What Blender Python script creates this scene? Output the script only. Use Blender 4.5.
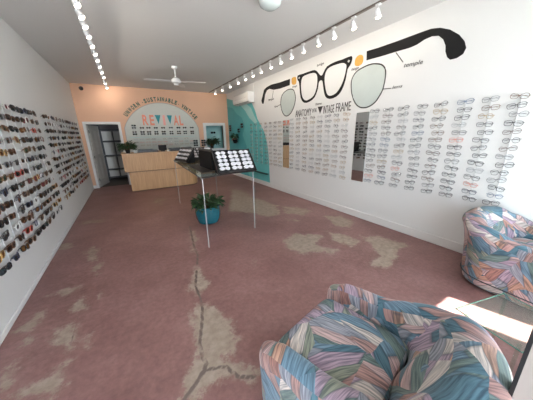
import bpy, bmesh, math, random
from mathutils import Vector, Matrix
random.seed(7)
for o in list(bpy.data.objects): bpy.data.objects.remove(o)
S = bpy.context.scene
COL = S.collection
PI = math.pi
# ---------------------------------------------------------------- camera
AX, BX, DY, HZ = 1.16, 3.706, 9.245, 3.17      # left wall x=-AX, right wall x=BX, back wall y=DY, ceiling z=HZ
f_px, yaw, pit, rol = 227.96, math.radians(30.538), math.radians(16.149), math.radians(-1.188)
cam = bpy.data.cameras.new('camera'); cam.sensor_fit = 'HORIZONTAL'; cam.sensor_width = 36
cam.lens = f_px / 533 * 36; cam.clip_start = 0.02
camo = bpy.data.objects.new('camera', cam); COL.objects.link(camo)
fw = Vector((math.sin(yaw)*math.cos(pit), math.cos(yaw)*math.cos(pit), -math.sin(pit)))
r = Vector((math.cos(yaw), -math.sin(yaw), 0)); u = r.cross(fw)
r2 = r*math.cos(rol) + u*math.sin(rol); u2 = -r*math.sin(rol) + u*math.cos(rol)
M3 = Matrix((r2, u2, -fw)).transposed()
camo.matrix_world = Matrix.Translation((0, 0, 1.62)) @ M3.to_4x4()
S.camera = camo
# ---------------------------------------------------------------- world, sun, exposure
w = bpy.data.worlds.new('sky'); S.world = w; w.use_nodes = True
bg = w.node_tree.nodes['Background']; bg.inputs[0].default_value = (0.78, 0.89, 1.0, 1); bg.inputs[1].default_value = 8.4
sun = bpy.data.lights.new('sun', 'SUN'); sun.energy = 60; sun.angle = math.radians(0.6); sun.color = (1, 0.97, 0.92)
suno = bpy.data.objects.new('sun', sun); COL.objects.link(suno)
sd = Vector((-0.301*0.5, 0.953*0.5, -0.866))
suno.rotation_euler = sd.to_track_quat('-Z', 'Y').to_euler(); suno.location = (0, -5, 6)
for (x0, x1, y, z0, z1) in ((-1.14, 0.96, -0.62, 0.05, 2.8), (1.1, 3.66, -0.12, 0.15, 2.75)):
    pl = bpy.data.lights.new('window_portal', 'AREA'); pl.shape = 'RECTANGLE'; pl.size = x1-x0; pl.size_y = z1-z0; pl.cycles.is_portal = True
    po = bpy.data.objects.new('window_portal', pl); COL.objects.link(po); po.location = ((x0+x1)/2, y, (z0+z1)/2); po.rotation_euler = (PI/2, 0, 0)
vs = S.view_settings; vs.view_transform = 'Standard'; vs.look = 'None'; vs.exposure = 0.05; vs.gamma = 1; vs.use_curve_mapping = False
P_LEFT, P_RIGHT = 9.0, 4.0
# worn paint, painted streaks of light and cracks of the floor, in metres on the floor plane
WEAR_AND_LIGHT=[
(1.0,[(0.35, 1.97), (0.46, 1.87), (0.52, 1.64), (0.51, 1.44), (0.46, 1.33), (0.38, 1.31), (0.44, 1.17), (0.53, 1.1), (0.48, 1.08), (0.42, 1.12), (0.35, 1.18), (0.26, 1.21), (0.17, 1.19), (0.1, 1.15), (0.03, 1.2), (0.08, 1.26), (0.14, 1.36), (0.2, 1.42), (0.25, 1.58), (0.24, 1.74), (0.29, 1.89)]),
(1.0,[(0.51, 2.69), (0.51, 2.45), (0.55, 2.3), (0.46, 2.2), (0.4, 2.13), (0.37, 2.22), (0.34, 2.36), (0.44, 2.46)]),
(0.8,[(0.73, 4.0), (0.76, 3.68), (0.79, 3.52), (0.65, 3.24), (0.63, 3.56)]),
(0.8,[(0.61, 3.26), (0.65, 3.18), (0.62, 2.99), (0.59, 3.04)]),
(1.0,[(2.06, 5.33), (2.67, 5.32), (2.79, 4.28), (2.51, 3.72), (2.21, 3.8), (2.07, 4.16), (1.73, 4.53)]),
(0.7,[(2.6, 6.68), (2.86, 5.92), (2.59, 5.17), (1.99, 5.18)]),
(0.8,[(2.89, 4.21), (3.12, 3.89), (3.21, 3.52), (2.84, 3.42), (2.64, 3.77)]),
(0.6,[(2.48, 3.49), (2.74, 3.2), (2.54, 3.16), (2.37, 3.38)]),
(1.0,[(3.2, 3.13), (3.46, 2.95), (3.43, 2.62), (3.14, 2.47), (3.01, 2.63), (3.13, 2.83)]),
(1.0,[(1.9, 2.72), (2.22, 2.76), (2.51, 2.48), (2.18, 2.32), (2.35, 2.02), (2.23, 1.98), (2.03, 2.19), (1.86, 2.22), (1.81, 2.5)]),
(0.9,[(2.72, 2.56), (2.85, 2.26), (2.83, 1.97), (2.6, 1.98), (2.56, 2.22)]),
(1.0,[(3.04, 2.13), (3.26, 1.91), (3.32, 1.55), (3.02, 1.58), (2.92, 1.47), (2.52, 1.42), (2.37, 1.52), (2.72, 1.6), (2.92, 1.91)]),
(0.6,[(0.4, 6.71), (0.79, 6.54), (0.49, 5.92), (0.34, 6.17)]),
(0.4,[(1.16, 2.55), (1.31, 2.51), (1.22, 2.21), (1.07, 2.21)]),
(0.6,[(-1.01, 5.64), (-0.63, 5.52), (-0.66, 5.3), (-0.99, 5.43)]),  # left patches from here on: streaks of light painted into the floor
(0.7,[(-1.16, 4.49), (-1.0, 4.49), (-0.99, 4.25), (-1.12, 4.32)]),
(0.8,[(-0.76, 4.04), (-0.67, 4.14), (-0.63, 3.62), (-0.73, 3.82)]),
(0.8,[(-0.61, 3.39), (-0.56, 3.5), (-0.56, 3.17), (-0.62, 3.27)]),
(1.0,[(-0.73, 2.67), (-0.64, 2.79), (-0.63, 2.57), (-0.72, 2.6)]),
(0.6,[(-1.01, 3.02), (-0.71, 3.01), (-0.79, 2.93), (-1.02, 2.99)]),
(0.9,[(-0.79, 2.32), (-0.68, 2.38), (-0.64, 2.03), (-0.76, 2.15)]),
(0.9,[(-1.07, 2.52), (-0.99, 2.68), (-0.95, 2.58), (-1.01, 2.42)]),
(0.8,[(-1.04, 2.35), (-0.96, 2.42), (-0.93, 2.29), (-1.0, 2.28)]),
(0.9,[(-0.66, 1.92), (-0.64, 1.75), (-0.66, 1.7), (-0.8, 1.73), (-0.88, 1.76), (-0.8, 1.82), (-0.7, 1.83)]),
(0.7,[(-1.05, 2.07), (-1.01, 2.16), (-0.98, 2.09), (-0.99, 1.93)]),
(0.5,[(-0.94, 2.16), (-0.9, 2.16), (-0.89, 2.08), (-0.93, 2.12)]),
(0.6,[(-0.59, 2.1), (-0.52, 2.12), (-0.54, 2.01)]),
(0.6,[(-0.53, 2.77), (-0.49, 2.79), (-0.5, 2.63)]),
]
CRACK=[
[(0.5, 2.6), (0.42, 2.34), (0.4, 2.13), (0.39, 1.95), (0.32, 1.72), (0.25, 1.54), (0.24, 1.4), (0.25, 1.34), (0.17, 1.26), (0.08, 1.2), (0.05, 1.18)] ,
[(0.23, 1.3), (0.36, 1.25), (0.41, 1.13), (0.51, 1.07)] ,
[(0.77, 4.14), (0.63, 3.25), (0.62, 3.0), (0.54, 2.73)] ,
[(-0.65, 1.62), (-0.64, 1.88), (-0.66, 2.37), (-0.61, 2.68), (-0.56, 3.17)] ,
]

# ---------------------------------------------------------------- materials
def mat(name, col, rough=0.6, metal=0.0, emit=None, estr=0, spec=0.5, bump=0, bscale=40, vary=0, vscale=6, coat=0):
    m = bpy.data.materials.new(name); m.use_nodes = True; nt = m.node_tree; b = nt.nodes['Principled BSDF']
    b.inputs['Base Color'].default_value = (*col, 1); b.inputs['Roughness'].default_value = rough
    b.inputs['Metallic'].default_value = metal; b.inputs['Specular IOR Level'].default_value = spec
    b.inputs['Coat Weight'].default_value = coat
    if emit: b.inputs['Emission Color'].default_value = (*emit, 1); b.inputs['Emission Strength'].default_value = estr
    tc = nt.nodes.new('ShaderNodeTexCoord')
    if vary:
        n = nt.nodes.new('ShaderNodeTexNoise'); n.inputs['Scale'].default_value = vscale; n.inputs['Detail'].default_value = 5
        nt.links.new(tc.outputs['Object'], n.inputs['Vector'])
        mx = nt.nodes.new('ShaderNodeMix'); mx.data_type = 'RGBA'
        mx.inputs[6].default_value = (*[c*(1-vary) for c in col], 1); mx.inputs[7].default_value = (*[min(1, c*(1+vary)) for c in col], 1)
        nt.links.new(n.outputs['Fac'], mx.inputs[0]); nt.links.new(mx.outputs[2], b.inputs['Base Color'])
    if bump:
        n = nt.nodes.new('ShaderNodeTexNoise'); n.inputs['Scale'].default_value = bscale; n.inputs['Detail'].default_value = 4
        nt.links.new(tc.outputs['Object'], n.inputs['Vector'])
        bp = nt.nodes.new('ShaderNodeBump'); bp.inputs['Strength'].default_value = bump; bp.inputs['Distance'].default_value = 0.01
        nt.links.new(n.outputs['Fac'], bp.inputs['Height']); nt.links.new(bp.outputs[0], b.inputs['Normal'])
    return m
def glass(name, tint, gloss=0.9, rough=0.02, ior=1.45):
    m = bpy.data.materials.new(name); m.use_nodes = True; nt = m.node_tree; nt.nodes.clear()
    out = nt.nodes.new('ShaderNodeOutputMaterial'); mx = nt.nodes.new('ShaderNodeMixShader')
    t = nt.nodes.new('ShaderNodeBsdfTransparent'); t.inputs[0].default_value = (*tint, 1)
    g = nt.nodes.new('ShaderNodeBsdfGlossy'); g.inputs['Roughness'].default_value = rough; g.inputs[0].default_value = (gloss, gloss, gloss, 1)
    # Schlick reflectance from the facing angle, the same on both sides of the sheet
    lw = nt.nodes.new('ShaderNodeLayerWeight'); lw.inputs[0].default_value = 0.5; f0 = ((ior-1)/(ior+1))**2
    pw = nt.nodes.new('ShaderNodeMath'); pw.operation = 'POWER'; pw.inputs[1].default_value = 5; nt.links.new(lw.outputs['Facing'], pw.inputs[0])
    ma = nt.nodes.new('ShaderNodeMath'); ma.operation = 'MULTIPLY_ADD'; ma.inputs[1].default_value = 1-f0; ma.inputs[2].default_value = f0; nt.links.new(pw.outputs[0], ma.inputs[0])
    nt.links.new(ma.outputs[0], mx.inputs[0]); nt.links.new(t.outputs[0], mx.inputs[1]); nt.links.new(g.outputs[0], mx.inputs[2]); nt.links.new(mx.outputs[0], out.inputs[0])
    return m
def frosted(name, fac=0.3):
    m = mat(name, (0.78, 0.80, 0.82), 0.3); nt = m.node_tree; b = nt.nodes['Principled BSDF']; b.inputs['Alpha'].default_value = fac; return m
def ramp(nt, stops, interp='LINEAR'):
    r_ = nt.nodes.new('ShaderNodeValToRGB'); cr = r_.color_ramp; cr.interpolation = interp
    while len(cr.elements) > 1: cr.elements.remove(cr.elements[-1])
    for i, (p, c) in enumerate(stops):
        e = cr.elements[0] if i == 0 else cr.elements.new(p)
        e.position = p; e.color = (*c, 1)
    return r_
def floor_mat():
    m = bpy.data.materials.new('painted_concrete'); m.use_nodes = True; nt = m.node_tree; b = nt.nodes['Principled BSDF']; L = nt.links.new; N = nt.nodes.new
    tc = N('ShaderNodeTexCoord'); P = tc.outputs['Object']
    def noise(s, d=6, ro=0.6):
        n = N('ShaderNodeTexNoise'); n.inputs['Scale'].default_value = s; n.inputs['Detail'].default_value = d; n.inputs['Roughness'].default_value = ro; L(P, n.inputs['Vector']); return n.outputs['Fac']
    def math_(op, a, c):
        n = N('ShaderNodeMath'); n.operation = op
        for k, v in enumerate((a, c)):
            if isinstance(v, (int, float)): n.inputs[k].default_value = v
            else: L(v, n.inputs[k])
        return n.outputs[0]
    def mix(fac, a, c):
        n = N('ShaderNodeMix'); n.data_type = 'RGBA'
        for k, v in ((0, fac), (6, a), (7, c)):
            if isinstance(v, (tuple,)): n.inputs[k].default_value = (*v, 1)
            else: L(v, n.inputs[k])
        return n.outputs[2]
    def mr(v, a, c, d=0, e=1):
        n = N('ShaderNodeMapRange'); n.interpolation_type = 'SMOOTHSTEP'; L(v, n.inputs[0])
        for k, q in ((1, a), (2, c), (3, d), (4, e)): n.inputs[k].default_value = q
        return n.outputs[0]
    r1 = ramp(nt, [(0.25, (0.190, 0.092, 0.083)), (0.5, (0.250, 0.128, 0.118)), (0.75, (0.310, 0.170, 0.158))]); L(noise(1.6, 8, 0.65), r1.inputs[0])
    r2_ = ramp(nt, [(0.35, (0.80, 0.80, 0.80)), (0.7, (1.12, 1.12, 1.12))]); L(noise(22, 6, 0.7), r2_.inputs[0])
    mu = N('ShaderNodeMix'); mu.data_type = 'RGBA'; mu.blend_type = 'MULTIPLY'; mu.inputs[0].default_value = 1; L(r1.outputs[0], mu.inputs[6]); L(r2_.outputs[0], mu.inputs[7])
    base = mu.outputs[2]
    # small flecks where the paint has chipped
    fl_ = mr(noise(9, 10, 0.75), 0.66, 0.72, 0, 0.55); base = mix(fl_, base, (0.34, 0.24, 0.19))
    at = N('ShaderNodeAttribute'); at.attribute_name = 'wear_and_light'; ac = N('ShaderNodeAttribute'); ac.attribute_name = 'crack'
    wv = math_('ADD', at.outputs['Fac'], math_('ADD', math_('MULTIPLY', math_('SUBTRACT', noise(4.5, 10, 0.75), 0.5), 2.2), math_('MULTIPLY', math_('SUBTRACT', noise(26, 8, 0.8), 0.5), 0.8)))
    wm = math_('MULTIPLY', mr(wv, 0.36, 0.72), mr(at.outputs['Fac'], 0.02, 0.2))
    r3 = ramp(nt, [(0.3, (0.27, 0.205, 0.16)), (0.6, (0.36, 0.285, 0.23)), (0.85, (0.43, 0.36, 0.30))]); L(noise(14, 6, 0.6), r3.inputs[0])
    base = mix(wm, base, r3.outputs[0])  # worn patches and painted light streaks share one colour
    cv = math_('ADD', ac.outputs['Fac'], math_('MULTIPLY', math_('SUBTRACT', noise(30, 4, 0.6), 0.5), 0.14))
    base = mix(mr(cv, 0.84, 0.93), base, (0.15, 0.11, 0.095))
    L(base, b.inputs['Base Color']); b.inputs['Specular IOR Level'].default_value = 0.35
    L(mr(wm, 0, 1, 0.42, 0.75), b.inputs['Roughness'])
    bp = N('ShaderNodeBump'); bp.inputs['Strength'].default_value = 0.25; bp.inputs['Distance'].default_value = 0.01
    L(noise(35, 8, 0.7), bp.inputs['Height']); L(bp.outputs[0], b.inputs['Normal'])
    return m
def wood_mat(name, c1, c2):
    m = bpy.data.materials.new(name); m.use_nodes = True; nt = m.node_tree; b = nt.nodes['Principled BSDF']; L = nt.links.new
    tc = nt.nodes.new('ShaderNodeTexCoord'); mp = nt.nodes.new('ShaderNodeMapping'); mp.inputs['Scale'].default_value = (14, 14, 1.2); L(tc.outputs['Object'], mp.inputs[0])
    n = nt.nodes.new('ShaderNodeTexNoise'); n.inputs['Scale'].default_value = 2.2; n.inputs['Detail'].default_value = 8; L(mp.outputs[0], n.inputs['Vector'])
    rr = ramp(nt, [(0.3, c1), (0.7, c2)]); L(n.outputs['Fac'], rr.inputs[0]); L(rr.outputs[0], b.inputs['Base Color']); b.inputs['Roughness'].default_value = 0.45
    return m
def fabric_mat():
    m = bpy.data.materials.new('brushstroke_upholstery'); m.use_nodes = True; nt = m.node_tree; b = nt.nodes['Principled BSDF']; L = nt.links.new; N = nt.nodes.new
    tc = N('ShaderNodeTexCoord')
    # box projection: (x, y) on tops, (y, z) on sides, (x, z) on front and back
    sn = N('ShaderNodeSeparateXYZ'); L(tc.outputs['Normal'], sn.inputs[0]); so = N('ShaderNodeSeparateXYZ'); L(tc.outputs['Object'], so.inputs[0])
    def mt(op, a, c=0.0):
        n = N('ShaderNodeMath'); n.operation = op
        for k, v in enumerate((a, c)):
            if isinstance(v, (int, float)): n.inputs[k].default_value = v
            else: L(v, n.inputs[k])
        return n.outputs[0]
    def sel(fac, a, c):
        n = N('ShaderNodeMix'); L(fac, n.inputs[0]); L(a, n.inputs[2]); L(c, n.inputs[3]); return n.outputs[0]
    mz = mt('GREATER_THAN', mt('ABSOLUTE', sn.outputs[2]), 0.62); mx_ = mt('GREATER_THAN', mt('ABSOLUTE', sn.outputs[0]), mt('ABSOLUTE', sn.outputs[1]))
    U = sel(mz, sel(mx_, so.outputs[0], mt('ADD', so.outputs[1], 3.3)), so.outputs[0]); V = sel(mz, mt('ADD', so.outputs[2], 7.1), so.outputs[1])
    cb_ = N('ShaderNodeCombineXYZ'); L(U, cb_.inputs[0]); L(V, cb_.inputs[1])
    nz = N('ShaderNodeTexNoise'); nz.inputs['Scale'].default_value = 4; nz.inputs['Detail'].default_value = 2; L(cb_.outputs[0], nz.inputs['Vector'])
    s1 = N('ShaderNodeVectorMath'); s1.operation = 'SCALE'; L(nz.outputs['Color'], s1.inputs[0]); s1.inputs['Scale'].default_value = 0.06
    ad = N('ShaderNodeVectorMath'); ad.operation = 'ADD'; L(cb_.outputs[0], ad.inputs[0]); L(s1.outputs[0], ad.inputs[1])
    v1 = N('ShaderNodeTexVoronoi'); v1.voronoi_dimensions = '2D'; v1.inputs['Scale'].default_value = 5.0; L(ad.outputs[0], v1.inputs['Vector'])
    sp = N('ShaderNodeSeparateColor'); L(v1.outputs['Color'], sp.inputs[0])
    an = mt('MULTIPLY', sp.outputs[0], 9.0)
    vr = N('ShaderNodeVectorRotate'); vr.rotation_type = 'Z_AXIS'; L(ad.outputs[0], vr.inputs['Vector']); L(an, vr.inputs['Angle'])
    mp = N('ShaderNodeMapping'); mp.inputs['Scale'].default_value = (3.6, 16, 1); L(vr.outputs[0], mp.inputs[0])
    v2 = N('ShaderNodeTexVoronoi'); v2.voronoi_dimensions = '2D'; v2.inputs['Scale'].default_value = 1.0; L(mp.outputs[0], v2.inputs['Vector'])
    s2 = N('ShaderNodeSeparateColor'); L(v2.outputs['Color'], s2.inputs[0])
    pal = [(0.0, (0.060, 0.130, 0.170)), (0.11, (0.300, 0.180, 0.165)), (0.22, (0.215, 0.225, 0.260)), (0.33, (0.400, 0.280, 0.270)), (0.44, (0.110, 0.160, 0.150)),
           (0.54, (0.290, 0.215, 0.270)), (0.63, (0.110, 0.185, 0.245)), (0.71, (0.330, 0.195, 0.145)), (0.79, (0.200, 0.220, 0.175)), (0.87, (0.450, 0.400, 0.370)), (0.94, (0.260, 0.130, 0.110))]
    rp = ramp(nt, pal, 'CONSTANT'); L(s2.outputs[0], rp.inputs[0])
    # brush streaks along each stroke
    mp2 = N('ShaderNodeMapping'); mp2.inputs['Scale'].default_value = (7, 110, 1); L(vr.outputs[0], mp2.inputs[0])
    n3 = N('ShaderNodeTexNoise'); n3.inputs['Scale'].default_value = 1.0; n3.inputs['Detail'].default_value = 3; L(mp2.outputs[0], n3.inputs['Vector'])
    r3 = ramp(nt, [(0.36, (0.52, 0.55, 0.60)), (0.5, (1, 1, 1)), (0.66, (1.5, 1.42, 1.38))]); L(n3.outputs['Fac'], r3.inputs[0])
    mu = N('ShaderNodeMix'); mu.data_type = 'RGBA'; mu.blend_type = 'MULTIPLY'; mu.inputs[0].default_value = 1; L(rp.outputs[0], mu.inputs[6]); L(r3.outputs[0], mu.inputs[7])
    # thin dark contour lines between strokes
    v3 = N('ShaderNodeTexVoronoi'); v3.feature = 'DISTANCE_TO_EDGE'; v3.voronoi_dimensions = '2D'; v3.inputs['Scale'].default_value = 1.0; L(mp.outputs[0], v3.inputs['Vector'])
    m3 = N('ShaderNodeMapRange'); L(v3.outputs['Distance'], m3.inputs[0]); m3.inputs[1].default_value = 0.0; m3.inputs[2].default_value = 0.06; m3.inputs[3].default_value = 0.6; m3.inputs[4].default_value = 0
    mx = N('ShaderNodeMix'); mx.data_type = 'RGBA'; L(m3.outputs[0], mx.inputs[0]); L(mu.outputs[2], mx.inputs[6]); mx.inputs[7].default_value = (0.03, 0.05, 0.07, 1)
    L(mx.outputs[2], b.inputs['Base Color']); b.inputs['Roughness'].default_value = 0.8; b.inputs['Specular IOR Level'].default_value = 0.3
    b.inputs['Sheen Weight'].default_value = 0.15
    wv = N('ShaderNodeTexNoise'); wv.inputs['Scale'].default_value = 220; L(tc.outputs['Object'], wv.inputs['Vector'])
    bp = N('ShaderNodeBump'); bp.inputs['Strength'].default_value = 0.2; bp.inputs['Distance'].default_value = 0.004; L(wv.outputs['Fac'], bp.inputs['Height']); L(bp.outputs[0], b.inputs['Normal'])
    return m
M = dict(
 wall=mat('white_wall_paint', (0.74, 0.74, 0.73), 0.55, bump=0.05, bscale=60),
 ceil=mat('ceiling_paint', (0.64, 0.64, 0.64), 0.5, bump=0.12, bscale=5),
 peach=mat('peach_wall_paint', (0.70, 0.415, 0.275), 0.55, vary=0.04, vscale=3),
 trim=mat('trim_paint', (0.74, 0.73, 0.72), 0.4),
 turq=mat('turquoise_paint', (0.13, 0.52, 0.53), 0.5, vary=0.12, vscale=3),
 turq2=mat('deep_teal_paint', (0.07, 0.40, 0.44), 0.5, vary=0.12, vscale=3),
 turq3=mat('pale_aqua_paint', (0.40, 0.68, 0.66), 0.5, vary=0.1, vscale=3),
 floor=floor_mat(),
 dark=mat('dark_metal', (0.02, 0.02, 0.022), 0.4, metal=0.3), black=mat('black_paint', (0.006, 0.006, 0.007), 0.6, spec=0.25),
 blackleather=mat('black_leatherette', (0.012, 0.012, 0.013), 0.35),
 wood=wood_mat('pale_maple_veneer', (0.48, 0.27, 0.125), (0.60, 0.36, 0.18)), woodtop=wood_mat('maple_top', (0.50, 0.29, 0.15), (0.60, 0.38, 0.21)),
 gap=mat('shadow_gap_board', (0.16, 0.09, 0.05), 0.6),
 fabric=fabric_mat(), white=mat('white_enamel', (0.8, 0.8, 0.8), 0.3), whiteplastic=mat('white_plastic', (0.78, 0.78, 0.76), 0.35),
 bulb=mat('lit_bulb', (1, 0.9, 0.8), 0.4, emit=(1.0, 0.86, 0.72), estr=9),
 mirror=mat('mirror_silver', (0.88, 0.90, 0.90), 0.02, metal=1.0),
 acrylic=glass('clear_acrylic', (0.93, 0.96, 0.95), 0.9, 0.03, 1.5), glasstop=glass('greenish_glass', (0.86, 0.95, 0.91), 0.9, 0.02, 1.45),
 glassedge=mat('glass_edge_green', (0.10, 0.26, 0.20), 0.1), pane=glass('window_glass', (0.97, 0.98, 0.98), 0.8, 0.0, 1.3),
 pot=mat('blue_glazed_ceramic', (0.012, 0.105, 0.135), 0.22, vary=0.45, vscale=5, coat=0.4), soil=mat('potting_soil', (0.03, 0.02, 0.015), 0.9),
 leaf=mat('leaf_green', (0.025, 0.065, 0.022), 0.5, vary=0.4, vscale=20), leaf2=mat('leaf_dark', (0.02, 0.06, 0.025), 0.45, vary=0.4, vscale=20),
 stem=mat('plant_stem', (0.12, 0.07, 0.03), 0.7), red=mat('red_leaf', (0.28, 0.06, 0.04), 0.5),
 lensgrey=mat('painted_lens_grey', (0.50, 0.56, 0.54), 0.5, vary=0.08, vscale=4), gold=mat('painted_gold', (0.62, 0.34, 0.06), 0.5, vary=0.3, vscale=20),
 ink=mat('dark_ink', (0.04, 0.035, 0.035), 0.6), letter_green=mat('green_lettering', (0.010, 0.095, 0.065), 0.5), coral=mat('coral_lettering', (0.80, 0.26, 0.17), 0.5),
 teal=mat('teal_lettering', (0.015, 0.26, 0.30), 0.5), pink=mat('pink_lettering', (0.86, 0.38, 0.34), 0.5), arch=mat('whitewashed_panel', (0.58, 0.585, 0.54), 0.6, vary=0.06, vscale=12),
 rod=mat('frosted_rod', (0.72, 0.72, 0.72), 0.3), pad=mat('pale_display_pad', (0.66, 0.62, 0.66), 0.6), bin=mat('grey_archive_box', (0.42, 0.40, 0.37), 0.7),
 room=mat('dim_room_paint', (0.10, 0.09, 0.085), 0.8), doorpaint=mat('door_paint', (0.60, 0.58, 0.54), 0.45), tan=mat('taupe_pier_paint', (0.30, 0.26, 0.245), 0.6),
 pave=mat('pavement_concrete', (0.42, 0.41, 0.39), 0.85, vary=0.1, vscale=3), canvas=mat('sunblocker_canvas', (0.30, 0.32, 0.34), 0.8), seam=mat('piping', (0.05, 0.06, 0.07), 0.8),
 silverpaint=mat('silver_paint', (0.5, 0.5, 0.5), 0.4), trackdark=mat('track_bronze', (0.16, 0.13, 0.11), 0.4), acrylic_leg=frosted('frosted_acrylic_edge'),
 chrome=mat('brushed_chrome', (0.6, 0.62, 0.62), 0.15, metal=1.0), frost=mat('frosted_glass_bowl', (0.55, 0.62, 0.62), 0.15), grille=mat('grille_grey', (0.35, 0.35, 0.35), 0.5),
)
# ---------------------------------------------------------------- helpers
def tag(o, label=None, cat=None, group=None, kind=None):
    if label: o['label'] = label
    if cat: o['category'] = cat
    if group: o['group'] = group
    if kind: o['kind'] = kind
    return o
def thing(name, label, cat, loc=(0, 0, 0), rz=0, group=None):
    o = bpy.data.objects.new(name, None); COL.objects.link(o); o.empty_display_size = 0.05
    o.location = loc; o.rotation_euler = (0, 0, rz); return tag(o, label, cat, group)
def link(name, me, parent=None):
    o = bpy.data.objects.new(name, me); COL.objects.link(o)
    if parent: o.parent = parent
    return o
class MB:
    def __init__(s): s.v = []; s.f = []; s.m = []
    def add(s, vs_, fs, mi=0):
        k = len(s.v); s.v += [tuple(q) for q in vs_]; s.f += [tuple(i+k for i in q) for q in fs]; s.m += [mi]*len(fs); return s
    def box(s, x0, x1, y0, y1, z0, z1, mi=0):
        return s.add([(x0,y0,z0),(x1,y0,z0),(x1,y1,z0),(x0,y1,z0),(x0,y0,z1),(x1,y0,z1),(x1,y1,z1),(x0,y1,z1)], [(0,3,2,1),(4,5,6,7),(0,1,5,4),(1,2,6,5),(2,3,7,6),(3,0,4,7)], mi)
    def tube(s, pts, rad, n=8, closed=False, mi=0, flat=1.0):
        pts = [Vector(p) for p in pts]; N = len(pts); rings = []
        for i, p in enumerate(pts):
            a = pts[(i-1) % N] if (closed or i > 0) else p; c = pts[(i+1) % N] if (closed or i < N-1) else p
            t = (c-a).normalized(); ref = Vector((0, 0, 1)) if abs(t.z) < 0.9 else Vector((0, 1, 0))
            e1 = t.cross(ref).normalized(); e2 = t.cross(e1); rr = rad[i] if isinstance(rad, (list, tuple)) else rad
            rings.append([p + e1*rr*math.cos(2*PI*k/n) + e2*rr*flat*math.sin(2*PI*k/n) for k in range(n)])
        vs_ = [q for rg in rings for q in rg]; fs = []
        for i in range(N if closed else N-1):
            for k in range(n): fs.append((i*n+k, i*n+(k+1) % n, ((i+1) % N)*n+(k+1) % n, ((i+1) % N)*n+k))
        if not closed: fs += [tuple(range(n))[::-1], tuple((N-1)*n+k for k in range(n))]
        return s.add(vs_, fs, mi)
    def lathe(s, prof, n=32, c=(0, 0, 0), mi=0, cap=True):
        vs_ = []; fs = []
        for (rr, z) in prof: vs_ += [(c[0]+rr*math.cos(2*PI*k/n), c[1]+rr*math.sin(2*PI*k/n), c[2]+z) for k in range(n)]
        for i in range(len(prof)-1):
            for k in range(n): fs.append((i*n+k, i*n+(k+1) % n, (i+1)*n+(k+1) % n, (i+1)*n+k))
        if cap: fs += [tuple(range(n))[::-1], tuple((len(prof)-1)*n+k for k in range(n))]
        return s.add(vs_, fs, mi)
    def prism(s, poly, a, c, plane='xy', mi=0):
        def P(p, h): return {'xy': (p[0], p[1], h), 'yz': (h, p[0], p[1]), 'xz': (p[0], h, p[1])}[plane]
        n = len(poly); vs_ = [P(p, a) for p in poly]+[P(p, c) for p in poly]
        fs = [tuple(range(n)), tuple(range(n, 2*n))[::-1]]+[(i, i+n, (i+1) % n+n, (i+1) % n) for i in range(n)]
        return s.add(vs_, fs, mi)
    def mesh(s, name, mats, smooth=False, bevel=0, xf=None, tri=False):
        me = bpy.data.meshes.new(name); vv = [xf @ Vector(q) for q in s.v] if xf else s.v
        me.from_pydata([tuple(q) for q in vv], [], s.f)
        for m in (mats if isinstance(mats, (list, tuple)) else [mats]): me.materials.append(m)
        for p, mi in zip(me.polygons, s.m): p.material_index = mi
        bm = bmesh.new(); bm.from_mesh(me); bmesh.ops.recalc_face_normals(bm, faces=bm.faces)
        if bevel: bmesh.ops.bevel(bm, geom=[e for e in bm.edges if e.is_manifold and e.calc_face_angle(0) > 0.5], offset=bevel, segments=2, affect='EDGES', profile=0.5)
        bm.to_mesh(me); bm.free()
        if smooth:
            for p in me.polygons: p.use_smooth = True
            try: me.set_sharp_from_angle(angle=0.7)
            except Exception: pass
        return me
    def build(s, name, mats, parent=None, **k): return link(name, s.mesh(name, mats, **k), parent)
def struct(name, mb, m, **k): return tag(mb.build(name, m, **k), kind='structure')
def copy_tree(o, parent=None):
    c = o.copy(); COL.objects.link(c); c.parent = parent
    for ch in o.children: copy_tree(ch, c)
    return c
FONT = bpy.data.fonts.load('<builtin>')
def text_mesh(txt, size, mtx, m, name, parent=None, depth=0.0015, sx=1.0, shear=0, bold=0.0, width=None, height=None):
    cu = bpy.data.curves.new(name, 'FONT'); cu.body = txt; cu.size = size; cu.extrude = depth; cu.align_x = 'CENTER'; cu.offset = bold; cu.shear = shear; cu.resolution_u = 3
    t = bpy.data.objects.new('tmp', cu); COL.objects.link(t); dg = bpy.context.evaluated_depsgraph_get(); dg.update()
    me = bpy.data.meshes.new_from_object(t.evaluated_get(dg)); bpy.data.objects.remove(t)
    xs = [q.co.x for q in me.vertices]; ys = [q.co.y for q in me.vertices]; w0 = max(xs)-min(xs); h0 = max(ys)-min(ys)
    kx = width/w0 if width else sx; ky = height/h0 if height else 1
    cx, cy = (max(xs)+min(xs))/2, min(ys)
    for q in me.vertices: q.co = mtx @ Vector(((q.co.x-cx)*kx, (q.co.y-cy)*ky, q.co.z))
    me.materials.clear(); me.materials.append(m); o = link(name, me, parent); return o
def wallR(y, z, off=0.004, rot=0):   # text frame on the right wall: x along -y, y up, out -x
    return Matrix.Translation((BX-off, y, z)) @ Matrix(((0, 0, -1, 0), (-1, 0, 0, 0), (0, 1, 0, 0), (0, 0, 0, 1))) @ Matrix.Rotation(rot, 4, 'Z')
def wallB(x, z, off=0.004, rot=0):
    return Matrix.Translation((x, DY-off, z)) @ Matrix(((1, 0, 0, 0), (0, 0, -1, 0), (0, 1, 0, 0), (0, 0, 0, 1))) @ Matrix.Rotation(rot, 4, 'Z')
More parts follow.
